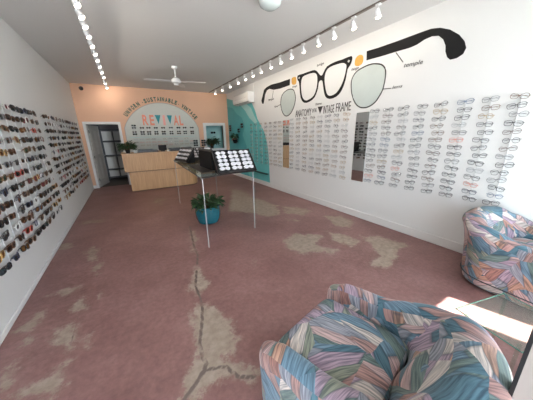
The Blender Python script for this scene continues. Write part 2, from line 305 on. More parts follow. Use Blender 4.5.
# ---------------------------------------------------------------- floor with its worn paint and painted light streaks
def seg_d(px, py, a, c):
    dx, dy = c[0]-a[0], c[1]-a[1]; t = max(0, min(1, ((px-a[0])*dx+(py-a[1])*dy)/(dx*dx+dy*dy+1e-9))); return math.hypot(px-a[0]-t*dx, py-a[1]-t*dy)
def inside(px, py, P):
    r_ = False
    for i in range(len(P)):
        a, c = P[i], P[i-1]
        if (a[1] > py) != (c[1] > py) and px < (c[0]-a[0])*(py-a[1])/(c[1]-a[1])+a[0]: r_ = not r_
    return r_
def build_floor():
    ys = [-0.6]
    while ys[-1] < DY: ys.append(ys[-1] + (0.022 if ys[-1] < 3.5 else 0.04))
    ys[-1] = DY+0.1
    nx = 170; xs = [-AX-0.05+(AX+BX+0.1)*i/(nx-1) for i in range(nx)]
    vs_ = [(x, y, 0) for y in ys for x in xs]
    fs = [(j*nx+i, j*nx+i+1, (j+1)*nx+i+1, (j+1)*nx+i) for j in range(len(ys)-1) for i in range(nx-1)]
    me = bpy.data.meshes.new('floor'); me.from_pydata(vs_, [], fs); me.materials.append(M['floor'])
    wa = [0.0]*len(vs_); ca = [0.0]*len(vs_)
    for (s_, P) in WEAR_AND_LIGHT:
        if P[0][0] < -0.45: s_ = min(1.0, s_+0.25)  # painted light streaks on the left, made stronger
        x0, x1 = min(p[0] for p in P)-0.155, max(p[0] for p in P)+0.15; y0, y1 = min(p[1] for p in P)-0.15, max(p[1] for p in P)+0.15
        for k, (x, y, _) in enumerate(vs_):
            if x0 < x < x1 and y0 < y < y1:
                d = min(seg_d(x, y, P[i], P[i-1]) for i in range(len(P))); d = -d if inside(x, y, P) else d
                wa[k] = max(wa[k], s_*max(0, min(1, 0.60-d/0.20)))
    for P in CRACK:
        x0, x1 = min(p[0] for p in P)-0.15, max(p[0] for p in P)+0.1; y0, y1 = min(p[1] for p in P)-0.1, max(p[1] for p in P)+0.1
        for k, (x, y, _) in enumerate(vs_):
            if x0 < x < x1 and y0 < y < y1:
                d = min(seg_d(x, y, P[i], P[i+1]) for i in range(len(P)-1)); ca[k] = max(ca[k], (0.90 if P is CRACK[-1] else 1)*max(0, 1-d/0.12))
    for nm, arr in (('wear_and_light', wa), ('crack', ca)):
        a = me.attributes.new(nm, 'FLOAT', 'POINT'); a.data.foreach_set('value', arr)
    return tag(link('floor', me), kind='structure')
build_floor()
# ---------------------------------------------------------------- room shell
T = 0.12
struct('wall_left', MB().box(-AX-T, -AX, -0.6, DY+T, -0.02, HZ), M['wall'])
struct('wall_right', MB().box(BX, BX+T, -0.6, DY+T, -0.02, HZ), M['wall'])
struct('ceiling', MB().box(-AX-T, BX+T, -0.7, DY+T, HZ, HZ+0.1), M['ceil'])
DX0, DX1, DZ = -0.99, -0.14, 2.02          # doorway
NX0, NX1, NZ0, NZ1 = 2.76, 3.46, 1.10, 1.98  # framed opening
wb = MB()
wb.box(-AX, DX0, DY, DY+T, 0, HZ).box(DX0, DX1, DY, DY+T, DZ, HZ).box(DX1, NX0, DY, DY+T, 0, HZ).box(NX0, NX1, DY, DY+T, 0, NZ0).box(NX0, NX1, DY, DY+T, NZ1, HZ).box(NX1, BX, DY, DY+T, 0, HZ)
struct('wall_back', wb, M['peach'])
fr = MB(); w_ = 0.075
fr.box(DX0-w_, DX0, DY-0.02, DY+T+0.01, 0, DZ+w_).box(DX1, DX1+w_, DY-0.02, DY+T+0.01, 0, DZ+w_).box(DX0, DX1, DY-0.02, DY+T+0.01, DZ, DZ+w_)
struct('trim_1', fr, M['trim'])
fr = MB(); w_ = 0.10
fr.box(NX0-w_, NX0, DY-0.03, DY+T, NZ0-w_, NZ1+w_).box(NX1, NX1+w_, DY-0.03, DY+T, NZ0-w_, NZ1+w_).box(NX0, NX1, DY-0.03, DY+T, NZ1, NZ1+w_).box(NX0, NX1, DY-0.03, DY+T, NZ0-w_, NZ0)
struct('trim_2', fr, M['trim'])
struct('baseboard_right', MB().box(BX-0.018, BX, -0.05, DY, 0, 0.13), M['trim'], bevel=0.004)
struct('baseboard_left', MB().box(-AX, -AX+0.015, -0.5, DY, 0, 0.05), M['trim'], bevel=0.004)
struct('baseboard_back', MB().box(-AX, DX0-0.08, DY-0.015, DY, 0, 0.1).box(DX1+0.08, BX, DY-0.015, DY, 0, 0.1), M['trim'])
# niche room behind the framed opening
nb = MB().box(NX0-0.1, NX1+0.1, DY+0.55, DY+0.6, 0.9, 2.2).box(NX0-0.15, NX0-0.1, DY+T, DY+0.6, 0.9, 2.2).box(NX1+0.1, NX1+0.15, DY+T, DY+0.6, 0.9, 2.2).box(NX0-0.15, NX1+0.15, DY+T, DY+0.6, 0.85, 0.9).box(NX0-0.15, NX1+0.15, DY+T, DY+0.6, 2.2, 2.25)
struct('wall_niche', nb, M['turq3'])
# room behind the doorway
Y2 = 11.2
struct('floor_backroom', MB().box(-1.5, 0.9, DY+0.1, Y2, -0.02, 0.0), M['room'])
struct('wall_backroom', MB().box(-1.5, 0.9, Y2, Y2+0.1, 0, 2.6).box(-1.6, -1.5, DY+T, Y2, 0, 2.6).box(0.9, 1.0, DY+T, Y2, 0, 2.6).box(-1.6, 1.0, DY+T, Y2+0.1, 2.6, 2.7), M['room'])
# street front
struct('wall_front', MB().box(-AX, 1.0, -0.62, -0.5, 2.85, HZ).box(1.0, BX, -0.12, 0.0, 2.85, HZ).box(1.06, BX, -0.12, 0.0, 0, 0.12), M['tan'])
struct('wall_entry', MB().box(1.0, 1.07, -0.55, 0.068, 0, HZ), M['tan'])
struct('trim_3', MB().box(0.997, 1.0, 0.060, 0.068, 0, HZ).box(0.997, 1.07, 0.068, 0.071, 0, HZ), M['dark'])
struct('window_1', MB().box(1.10, BX, -0.075, -0.065, 0.12, 2.85), M['pane'])
mu_ = MB()
for x in (1.07, 3.66): mu_.box(x, x+0.04, -0.1, -0.04, 0.12, 2.85)
struct('trim_4', mu_, M['dark'])
struct('window_2', MB().box(-AX+0.04, -0.32, -0.575, -0.565, 0.1, 2.85), M['pane'])
struct('trim_5', MB().box(-AX, -AX+0.04, -0.6, -0.54, 0, 2.85).box(-0.32, -0.27, -0.6, -0.54, 0, 2.85).box(-AX, -0.3, -0.6, -0.54, 0, 0.1), M['dark'])
struct('ground_pavement', MB().box(-9, 12, -12, -0.58, -0.05, -0.005).box(1.0, BX+T, -0.6, -0.1, -0.05, -0.004), M['pave'])
aw = MB()  # unseen canopy, added so that its gap shapes the sun on the floor
aw.prism([(-1.6, -0.15), (2.72, -0.15), (2.72, -0.86), (2.795, -0.86), (2.99, -1.52), (2.99, -2.5), (-1.6, -2.5)], 2.9, 2.93)
aw.prism([(2.72, -0.15), (4.3, -0.15), (4.3, -2.5), (2.99, -2.5), (2.99, -1.52), (3.27, -1.52), (3.06, -0.86), (2.72, -0.86)], 2.9, 2.93)
aw.box(-1.6, 4.3, -2.52, -2.5, 2.7, 2.93)
tag(aw.build('sunblocker', M['canvas']), 'unseen grey canvas awning over the shop front outside', 'sunblocker')
# turquoise paint on the right wall
def paint(name, poly, m, off=0.003, parent=None, plane='yz'):
    if plane == 'yz': return MB().prism(poly, BX-off, BX-0.0002, 'yz').build(name, m, parent)
    return MB().prism(poly, DY-off, DY-0.0002, 'xz').build(name, m, parent)
pt = thing('wall_paint', 'turquoise painted wave covering the far end of the right wall', 'wall painting', (BX, 8, 0))
def rel(o, root): o.location = -root.location; return o
def wp(name, poly, m, off): rel(paint(name, poly, m, off, pt), pt)
wp('wave_base', [(DY-0.02, 0.135), (6.04, 0.135), (6.07, 0.6), (6.1, 1.0), (6.15, 1.29), (6.29, 1.62), (6.46, 1.83), (6.74, 2.08), (6.89, 2.36), (7.11, 2.62), (7.6, 2.74), (8.2, 2.8), (8.8, 2.9), (DY-0.02, 3.0)], M['turq'], 0.002)
wp('wave_band', [(DY-0.02, 2.7), (8.7, 2.6), (8.3, 2.35), (7.9, 2.2), (7.7, 1.9), (7.9, 1.6), (7.6, 1.2), (7.7, 0.7), (7.5, 0.135), (DY-0.02, 0.135)], M['turq2'], 0.0035)
wp('wave_highlight', [(8.1, 2.7), (7.5, 2.62), (7.15, 2.45), (6.95, 2.2), (6.75, 2.0), (6.9, 1.95), (7.3, 2.15), (7.6, 2.4)], M['turq3'], 0.0045)
# ---------------------------------------------------------------- armchairs
def catmull(keys, t):
    for i in range(len(keys)-1):
        if keys[i][0] <= t <= keys[i+1][0]:
            k = (t-keys[i][0])/(keys[i+1][0]-keys[i][0]); k = k*k*(3-2*k)
            return keys[i][1]*(1-k)+keys[i+1][1]*k
    return keys[-1][1]
def rounded_slab(W, D, H, r, nx=14, ny=14, crown=0.03, taper=0.0, e=0.2):
    # puffy cushion: superellipsoid-like closed grid
    mb = MB(); nu, nv = 64, 14; vs_ = []; fs = []
    for j in range(nv+1):
        ph = -PI/2+PI*j/nv; cz = abs(math.sin(ph))**0.45*(1 if math.sin(ph) > 0 else -1); cr = abs(math.cos(ph))**0.32
        for i in range(nu):
            a = 2*PI*i/nu; ca = math.copysign(abs(math.cos(a))**0.2, math.cos(a)); sa = math.copysign(abs(math.sin(a))**0.2, math.sin(a))
            x = W/2*cr*ca; y = D/2*cr*sa; k = 1-taper*(0.5-y/D)
            vs_.append((x*k, y, H/2*cz + (crown*(1-(2*x/W)**2)*(1-(2*y/D)**2) if cz > 0 else 0)))
    for j in range(nv):
        for i in range(nu): fs.append((j*nu+i, j*nu+(i+1) % nu, (j+1)*nu+(i+1) % nu, (j+1)*nu+i))
    mb.add(vs_, fs); return mb
def make_armchair(label):
    t = thing('armchair', label, 'armchair', group=None)
    # U-shaped body swept from the left arm front round the back to the right arm front
    hw = 0.335; yb = -0.06; R_ = hw; yf = 0.36
    path = []
    for i in range(9): path.append((Vector((hw, yf-(yf-yb)*i/8, 0)), Vector((1, 0, 0))))
    for i in range(1, 24):
        a = PI*i/24; c, s_ = math.cos(a), math.sin(a); q = 0.78
        n = Vector((math.copysign(abs(c)**q, c), -abs(s_)**q, 0)); path.append((Vector((hw*n.x, yb-0.27*abs(s_)**q, 0)), Vector((c, -s_, 0)).normalized()))
    for i in range(9): path.append((Vector((-hw, yb+(yf-yb)*i/8, 0)), Vector((-1, 0, 0))))
    N = len(path); mb = MB(); rings = []
    def sect(i):
        k = i/(N-1); kk = min(k, 1-k)*2              # 0 at arm front, 1 at back centre
        zt = catmull([(0, 0.545), (0.06, 0.585), (0.25, 0.60), (0.58, 0.695), (0.75, 0.765), (1, 0.775)], kk)
        th = catmull([(0, 0.115), (0.3, 0.125), (0.6, 0.17), (1, 0.19)], kk)
        lean = catmull([(0, 0.0), (0.35, 0.0), (0.7, 0.055), (1, 0.07)], kk)
        # (outward offset, z) loop, outside bottom -> top -> inside bottom
        h = th/2; P = [(h-0.035, 0.03), (h-0.02, 0.035), (h-0.01, 0.12), (h, 0.125), (h+0.004, 0.22), (h+0.008+lean*0.3, zt*0.62), (h+0.016+lean*0.8, zt-0.12)]
        r_ = th*0.56
        for a in range(0, 181, 22): aa = math.radians(a-8); P.append((0.012+lean+r_*math.cos(aa), zt-r_*0.9+r_*0.9*math.sin(aa)))
        e = catmull([(0, 0), (0.4, 0.0), (0.75, 0.06), (1, 0.10)], kk); P += [(-h+lean*0.6+0.004-e*0.35, zt-0.15), (-h-e*0.75, 0.52), (-h-e, 0.42), (-h-e, 0.2), (-h+0.01, 0.05)]
        return P, th
    def ring(p, n, P, shrink=1.0, fwd=0.0, fdir=None):
        cz = 0.33
        pts = []
        for (o, z) in P:
            oo = o*shrink; zz = cz+(z-cz)*(1-(1-shrink)*0.30) if z > cz else z
            pts.append(p + n*oo + Vector((0, 0, zz)) + (fdir*fwd if fdir else Vector()))
        return pts
    P0, th0 = sect(0)
    fd = Vector((0, 1, 0))
    for (sh, fo) in ((0.30, 0.062), (0.62, 0.052), (0.85, 0.032), (0.96, 0.014)): rings.append(ring(path[0][0], path[0][1], P0, sh, fo, fd))
    for i in range(N): rings.append(ring(path[i][0], path[i][1], sect(i)[0]))
    for (sh, fo) in ((0.96, 0.014), (0.85, 0.032), (0.62, 0.052), (0.30, 0.062)): rings.append(ring(path[-1][0], path[-1][1], P0, sh, fo, fd))
    m = len(P0); vs_ = [q for rg in rings for q in rg]; fs = []
    for i in range(len(rings)-1):
        for k in range(m): fs.append((i*m+k, i*m+(k+1) % m, (i+1)*m+(k+1) % m, (i+1)*m+k))
    fs += [tuple(range(m)), tuple((len(rings)-1)*m+k for k in range(m))[::-1]]
    mb.add(vs_, fs)
    body = mb.build('barrel_body', M['fabric'], t, smooth=True)
    sb = body.modifiers.new('sub', 'SUBSURF'); sb.levels = 1; sb.render_levels = 1
    # seam line low on the body
    pts = []
    for i in range(N):
        P, th = sect(i); pts.append(path[i][0]+path[i][1]*(th/2+0.001)+Vector((0, 0, 0.122)))
    MB().tube(pts, 0.005, 6).build('piping', M['seam'], body, smooth=True)
    # seat platform and cushions
    base = rounded_slab(0.56, 0.60, 0.33, 0.05, crown=0).build('seat_base', M['fabric'], t, smooth=True, xf=Matrix.Translation((0, 0.08, 0.20)))
    cu = rounded_slab(0.575, 0.56, 0.15, 0.05, crown=0.02, taper=0.04); cs = cu.build('seat_cushion', M['fabric'], t, smooth=True, xf=Matrix.Translation((0, 0.125, 0.415)))
    pp = []
    for i in range(48):
        a = 2*PI*i/48; ca = math.copysign(abs(math.cos(a))**0.2, math.cos(a)); sa = math.copysign(abs(math.sin(a))**0.2, math.sin(a)); y = 0.28*sa; kx = 1-0.04*(0.5-y/0.56)
        pp.append((0.2875*ca*kx, 0.125+y, 0.415))
    MB().tube(pp, 0.005, 6, closed=True).build('piping', M['seam'], cs, smooth=True)
    MB().lathe([(0.30, 0.0), (0.30, 0.03), (0.28, 0.04)], 32).build('swivel_base', M['black'], t)
    return t
ca = make_armchair('pastel brushstroke barrel armchair in the foreground, its seat facing the far counter')
ca.location = (0.905, 0.545, 0); ca.rotation_euler.z = math.radians(13)
cb = copy_tree(ca); cb['label'] = 'pastel brushstroke barrel armchair against the right wall below the eyeglasses'
cb.location = (3.29, 0.455, 0); cb.rotation_euler.z = math.radians(176)
# glass side table between the armchairs
t = thing('side_table', 'low glass side table with green edge standing between the two armchairs', 'table', (2.04, 0.23, 0), math.radians(-14))
MB().box(-0.26, 0.26, -0.17, 0.19, 0.388, 0.40).build('tabletop', M['glasstop'], t)
MB().tube([(-0.26, -0.17, 0.394), (0.26, -0.17, 0.394), (0.26, 0.19, 0.394), (-0.26, 0.19, 0.394)], 0.004, 6, closed=True).build('glass_edge', M['glassedge'], t)
for sx in (-0.2, 0.2):
    for sy in (-0.13, 0.15): MB().tube([(sx, sy, 0), (sx, sy, 0.388)], 0.010, 10).build('leg', M['glasstop'], t, smooth=True)
# ---------------------------------------------------------------- counter
CY0, CY1, CT = 7.85, 8.55, 1.15
t = thing('reception_counter', 'pale maple veneer reception counter with stepped front panels before the arched wall', 'counter', (0.9, 8.2, 0))
def rcorner(x0, x1, y0, y1, R_):
    return [(x0, y0)]+[(x1-R_+R_*math.sin(a*PI/2/10), y0+R_-R_*math.cos(a*PI/2/10)) for a in range(11)]+[(x1, y1), (x0, y1)]
def cpart(name, mb, m, **k): o = mb.build(name, m, t, **k); o.location = -t.location; return o
cpart('upper_panel', MB().prism(rcorner(-0.17, 2.02, CY0, CY1, 0.35), 0.615, CT-0.03), M['wood'])
cpart('shadow_gap', MB().prism(rcorner(-0.10, 1.97, CY0+0.04, CY1, 0.32), 0.595, 0.615), M['gap'])
cpart('lower_panel', MB().prism(rcorner(-0.07, 1.97, CY0+0.02, CY1-0.05, 0.33), 0.03, 0.595), M['wood'])
cpart('plinth', MB().prism(rcorner(-0.04, 1.93, CY0+0.05, CY1-0.08, 0.3), 0.0, 0.03), M['gap'])
cpart('countertop', MB().prism(rcorner(-0.19, 2.04, CY0-0.02, CY1, 0.36), CT-0.03, CT), M['woodtop'])
def ontop(name, label, cat, x, y, parts, group=None, rz=0):
    q = thing(name, label, cat, (x, y, CT), rz, group)
    for (pn, mb, m) in parts: mb.build(pn, m, q)
    return q
ontop('tablet', 'small black tablet standing on the counter top behind the trays', 'tablet', 0.97, 8.12, [('screen', MB().box(-0.12, 0.12, -0.01, 0.01, 0.03, 0.20), M['black']), ('stand', MB().box(-0.06, 0.06, -0.04, 0.06, 0, 0.03), M['dark'])])
for (x, w_, h_, lab) in ((0.48, 0.44, 0.08, 'long black tray at the plant end of the counter top'), (0.76, 0.14, 0.06, 'short black box just left of the counter tablet'), (1.34, 0.38, 0.09, 'black tray right of the counter tablet'), (1.72, 0.30, 0.10, 'black tray nearest the right end of the counter')):
    ontop('counter_tray', lab, 'tray', x, 8.12, [('tray_body', MB().box(-w_/2, w_/2, -0.1, 0.1, 0, h_), M['blackleather']), ('tray_insert', MB().box(-w_/2+0.02, w_/2-0.02, -0.08, 0.08, h_, h_+0.012), M['dark'])])
ontop('card_holder', 'small white card holder beside the counter plant', 'card holder', 0.19, 8.05, [('holder', MB().box(-0.04, 0.04, -0.03, 0.03, 0, 0.09), M['whiteplastic'])])
ontop('card_holder', 'small white card stand right of the counter tablet', 'card holder', 1.13, 8.10, [('holder', MB().box(-0.04, 0.04, -0.02, 0.02, 0, 0.05), M['whiteplastic'])])
# ---------------------------------------------------------------- plants
def leaves(n, rad, h, size, seed, droop=0.5, wide=0.35):
    rnd = random.Random(seed); mb = MB(); st = MB()
    for i in range(n):
        a = rnd.uniform(0, 2*PI); rr = rad*math.sqrt(rnd.random()); hh = h*rnd.uniform(0.35, 1)*(1-0.35*rr/rad)
        tip = Vector((rr*math.cos(a), rr*math.sin(a), hh)); base = Vector((0.2*rr*math.cos(a), 0.2*rr*math.sin(a), 0))
        if i % 3 == 0: st.tube([base, (base+tip)/2+Vector((0, 0, 0.1*h)), tip], 0.003, 5)
        d = Vector((math.cos(a), math.sin(a), rnd.uniform(-droop, 0.9))).normalized(); s_ = d.cross(Vector((0, 0, 1))).normalized(); L_ = size*rnd.uniform(0.6, 1.2); W_ = L_*wide
        up = s_.cross(d)
        pts = [tip, tip+d*L_*0.35+s_*W_*0.5+up*0.01, tip+d*L_*0.75+s_*W_*0.38, tip+d*L_-up*L_*0.15, tip+d*L_*0.75-s_*W_*0.38, tip+d*L_*0.35-s_*W_*0.5+up*0.01, tip+d*L_*0.5-up*W_*0.15]
        mb.add(pts, [(0, 1, 6), (1, 2, 6), (2, 3, 6), (3, 4, 6), (4, 5, 6), (5, 0, 6)])
    return mb, st
q = thing('potted_plant', 'leafy green plant in a small pot on the left end of the counter', 'plant', (0.0, 8.0, CT))
MB().lathe([(0.05, 0), (0.07, 0.11), (0.06, 0.11), (0.055, 0.09)], 20).build('pot', M['dark'], q, smooth=True)
mb, st = leaves(230, 0.20, 0.30, 0.11, 3, 1.6); o = mb.build('foliage', M['leaf'], q); o.location.z = 0.06; st.build('stem', M['stem'], q).location.z = 0.06
q = thing('potted_plant', 'green plant in a glossy blue ceramic pot on the floor beneath the glass table', 'plant', (1.13, 4.13, 0))
MB().lathe([(0.13, 0), (0.19, 0.03), (0.225, 0.12), (0.235, 0.22), (0.225, 0.30), (0.232, 0.335), (0.222, 0.345), (0.205, 0.335), (0.20, 0.30)], 40).build('pot', M['pot'], q, smooth=True)
MB().lathe([(0.0, 0.30), (0.2, 0.305)], 30, cap=False).build('soil', M['soil'], q)
mb, st = leaves(190, 0.20, 0.22, 0.15, 5, 0.8); o = mb.build('foliage', M['leaf'], q); o.location.z = 0.31; st.build('stem', M['stem'], q).location.z = 0.3
q = thing('potted_plant', 'dark bushy plant standing on the sill of the white framed opening', 'plant', (2.98, DY+0.06, NZ0))
MB().lathe([(0.05, 0), (0.07, 0.09), (0.06, 0.09)], 18).build('pot', M['dark'], q, smooth=True)
mb, st = leaves(240, 0.26, 0.38, 0.13, 8, 1.0); mb.v = [(x, min(y, 0.4), z) for x, y, z in mb.v]; o = mb.build('foliage', M['leaf2'], q); o.location.z = 0.08; st.build('stem', M['stem'], q).location.z = 0.08
q = thing('wall_plant', 'dark green and red leafy plant in a holder on the turquoise wall', 'plant', (BX-0.12, 8.35, 1.42))
MB().lathe([(0.06, -0.12), (0.10, 0.02), (0.09, 0.02)], 20).build('pot', M['black'], q, smooth=True)
MB().box(0.0, 0.12, -0.02, 0.02, -0.08, -0.05).build('bracket', M['black'], q)
mb, st = leaves(120, 0.13, 0.26, 0.10, 12, 1.2); mb.v = [(min(x, 0.11), y, z) for x, y, z in mb.v]; mb.build('foliage', M['leaf2'], q)
mb, st = leaves(30, 0.09, 0.10, 0.08, 14, 1.2); mb.v = [(min(x, 0.11), y-0.03, z) for x, y, z in mb.v]; mb.build('red_foliage', M['red'], q)
# ---------------------------------------------------------------- eyewear
FR = dict(black=(0.012, 0.012, 0.014), brown=(0.10, 0.04, 0.018), grey=(0.22, 0.22, 0.23), gold=(0.45, 0.30, 0.12), red=(0.42, 0.06, 0.04), tortoise=(0.16, 0.075, 0.03), silver=(0.45, 0.46, 0.47), blue=(0.05, 0.11, 0.22), amber=(0.40, 0.20, 0.06), clear=(0.66, 0.64, 0.62), coral=(0.75, 0.22, 0.14), navy=(0.02, 0.03, 0.07), green=(0.06, 0.13, 0.07), white=(0.75, 0.75, 0.74))
FM = {k: mat(k+'_frame', v, 0.3, metal=0.6 if k in ('gold', 'silver') else 0) for k, v in FR.items()}
LM = dict(pale=mat('pale_tinted_lens', (0.62, 0.60, 0.64), 0.12), dark=mat('dark_sun_lens', (0.008, 0.008, 0.009), 0.08), brown=mat('brown_sun_lens', (0.05, 0.022, 0.01), 0.1), grey=mat('grey_sun_lens', (0.04, 0.045, 0.05), 0.1), amber=mat('amber_sun_lens', (0.17, 0.07, 0.02), 0.1), rose=mat('rose_sun_lens', (0.16, 0.04, 0.05), 0.1), green=mat('green_sun_lens', (0.02, 0.045, 0.03), 0.1), clear=glass('clear_lens', (0.93, 0.94, 0.95), 0.8, 0.05, 1.35))
def rim_pts(cx, shape, sc=1.0):
    w_, h_, e = {'square': (0.031, 0.024, 0.6), 'round': (0.028, 0.026, 1.0), 'aviator': (0.032, 0.027, 0.8), 'cat': (0.032, 0.021, 0.75)}[shape]
    pts = []
    for i in range(16):
        a = 2*PI*i/16; c, s_ = math.cos(a), math.sin(a); x = math.copysign(abs(c)**e, c)*w_; z = math.copysign(abs(s_)**e, s_)*h_
        if shape == 'aviator' and z < 0: x *= 0.85
        if shape == 'cat' and z > 0 and x*cx > 0: z *= 1.35
        if shape in ('square', 'cat') and z < 0: x *= 0.92
        pts.append(Vector((cx+x*sc, 0.002*abs(cx+x)/0.02, z*sc)))
    return pts
GC = {}
def eyewear_meshes(kind, shape, fcol, lcol, solid):
    key = (kind, shape, fcol, lcol, solid)
    if key in GC: return GC[key]
    tr = 0.0034 if kind == 'sun' else 0.0019
    mb = MB()
    for cx in (-0.036, 0.036): mb.tube(rim_pts(cx, shape), tr, 5, closed=True)
    mb.tube([(-0.010, 0.0, 0.006), (0, -0.002, 0.009), (0.010, 0, 0.006)], tr, 5)
    for s_ in (-1, 1):   # hinge corner, then the temple folded behind the lenses
        mb.tube([(s_*0.064, 0.004, 0.010), (s_*0.071, 0.010, 0.010), (s_*0.071, 0.018, 0.009), (s_*0.03, 0.024+0.004*s_, 0.008), (-s_*0.035, 0.026+0.005*s_, 0.005), (-s_*0.060, 0.026+0.005*s_, -0.004)], tr*0.7, 5, flat=1.3)
    lens = MB()
    for cx in (-0.036, 0.036):
        P = rim_pts(cx, shape, 0.98); lens.add(P+[Vector((cx, -0.003, 0))], [(i, (i+1) % 16, 16) for i in range(16)])
    lm = LM[lcol]
    if solid:
        k = len(mb.v); mb.v += lens.v; mb.f += [tuple(i+k for i in q) for q in lens.f]; mb.m += [1]*len(lens.f)
        GC[key] = (mb.mesh(kind+'glasses', [FM[fcol], lm]), None)
    else:
        halves = []
        for cx in (-0.036, 0.036):
            l2 = MB(); P = rim_pts(cx, shape, 0.98); l2.add(P+[Vector((cx, -0.003, 0))], [(i, (i+1) % 16, 16) for i in range(16)]); halves.append(l2.mesh('lens', lm))
        GC[key] = (mb.mesh(kind+'glasses', FM[fcol]), halves)
    return GC[key]
ORD = ['top', 'second', 'third', 'fourth', 'fifth', 'sixth', 'seventh', 'eighth', 'ninth', 'tenth', 'eleventh', 'twelfth', 'thirteenth', 'fourteenth', 'fifteenth']
CO = ['first']+ORD[1:]
rng = random.Random(11)
def place_eyewear(kind, loc, rot, shape, fcol, lcol, label, group, parts, scale=1.0):
    fm, lens = eyewear_meshes(kind, shape, fcol, lcol, not parts)
    o = link('sunglasses' if kind == 'sun' else 'eyeglasses', fm); o.location = loc; o.rotation_euler = rot; o.scale = (scale,)*3
    tag(o, label, 'sunglasses' if kind == 'sun' else 'glasses', group)
    if parts:
        for l_ in lens: link('lens', l_, o)
    return o
def rod_R(y, z0, z1, zs, label, group, side):
    x = BX if side == 'R' else -AX; s_ = -1 if side == 'R' else 1
    mb = MB(); xa, xb = sorted((x+s_*0.001, x+s_*0.008)); mb.box(xa, xb, y-0.0035, y+0.0035, z0, z1)
    for z in zs:
        mb.tube([(x+s_*0.008, y, z-0.0), (x+s_*0.052, y, z-0.0)], 0.003, 5)
    o = mb.build('display_rod', M['rod']); tag(o, label, 'rod', group)
def rackR(name, cols, zs, seg, cn, kind, weights, parts_n, side='R'):
    for c, y in enumerate(cols):
        rod_R(y, zs[-1]-0.05, zs[0]+0.04, [z+0.006 for z in zs], 'thin frosted display rod, '+CO[c]+' from the street in the '+name, 'rods of the '+name, side)
        for k, z in enumerate(zs):
            if rng.random() < 0.015: continue
            if kind == 'sun':
                fcol = rng.choice(['black']*9+['brown', 'brown', 'tortoise', 'tortoise', 'tortoise', 'amber', 'gold', 'red', 'white', 'clear', 'clear', 'navy', 'grey']); lcol = rng.choice(['dark', 'dark', 'dark', 'dark', 'brown', 'brown', 'brown', 'grey', 'grey', 'amber', 'rose', 'green', 'pale'])
                sh = rng.choice(['square', 'round', 'aviator', 'cat', 'square']); sc = rng.uniform(1.2, 1.35)
            else:
                fcol = rng.choice(weights); lcol = 'clear'; sh = rng.choice(['square', 'square', 'round', 'cat', 'aviator']); sc = rng.uniform(1.05, 1.2)
            tilt = rng.uniform(-0.16, 0.16); jy = 0.028 if kind == 'sun' else 0.018
            yaw_ = rng.uniform(-0.22, 0.22)
            if side == 'R': loc = (BX-0.056, y+rng.uniform(-jy, jy), z); rot = (rng.uniform(-.1, .1), tilt, -PI/2+yaw_)
            else: loc = (-AX+0.056, y+rng.uniform(-jy, jy), z); rot = (rng.uniform(-.1, .1), tilt, PI/2+yaw_)
            lab = '%s %s on the %s, %s row down, %s column from the street' % (fcol, 'sunglasses' if kind == 'sun' else 'eyeglasses', name, ORD[k] if k else 'first', CO[c])
            place_eyewear(kind, loc, rot, sh, fcol, lcol, lab, ('sunglasses on the ' if kind == 'sun' else 'eyeglasses on the ')+name, c < parts_n, sc)
lin = lambda a, c, n: [a+(c-a)*i/(n-1) for i in range(n)]
W1 = ['black']*8+['tortoise', 'brown', 'brown', 'grey', 'grey', 'silver', 'blue', 'navy', 'gold', 'tortoise', 'coral']
W2 = ['grey', 'tortoise', 'brown', 'gold', 'silver', 'black', 'amber', 'clear', 'navy']
rackR('near right wall rack', [0.865, 1.105, 1.35, 1.595, 1.84, 2.085, 2.335, 2.565], lin(1.95, 0.77, 14), '', '', 'eye', W1, 5)
rackR('middle right wall rack', [3.17, 3.40, 3.64, 3.87, 4.11, 4.36, 4.62, 4.88], lin(1.95, 0.74, 13), '', '', 'eye', W2, 0)
rackR('far right wall rack', [5.42, 5.66, 5.92, 6.18, 6.48, 6.80, 7.12], lin(1.92, 0.74, 12), '', '', 'eye', W2, 0)
rackR('near left wall rack', lin(2.75, 4.92, 10), lin(1.98, 0.50, 13), '', '', 'sun', None, 5, 'L')
rackR('far left wall rack', lin(5.42, 8.42, 12), lin(1.98, 0.56, 13), '', '', 'sun', None, 0, 'L')
# tall mirrors between the racks
def tall_mirror(y0, y1, z0, z1, label):
    q = thing('wall_mirror', label, 'mirror', (BX, (y0+y1)/2, z0)); h = (y1-y0)/2
    MB().box(-0.012, -0.001, -h, h, 0, z1-z0).build('backing', M['trim'], q)
    MB().box(-0.016, -0.0122, -h+0.004, h-0.004, 0.004, z1-z0-0.004).build('mirror_glass', M['mirror'], q)
tall_mirror(2.69, 2.96, 0.715, 1.96, 'tall narrow frameless mirror between near and middle racks on right wall')
tall_mirror(5.01, 5.31, 0.71, 1.96, 'tall narrow frameless mirror between middle and far racks on right wall')
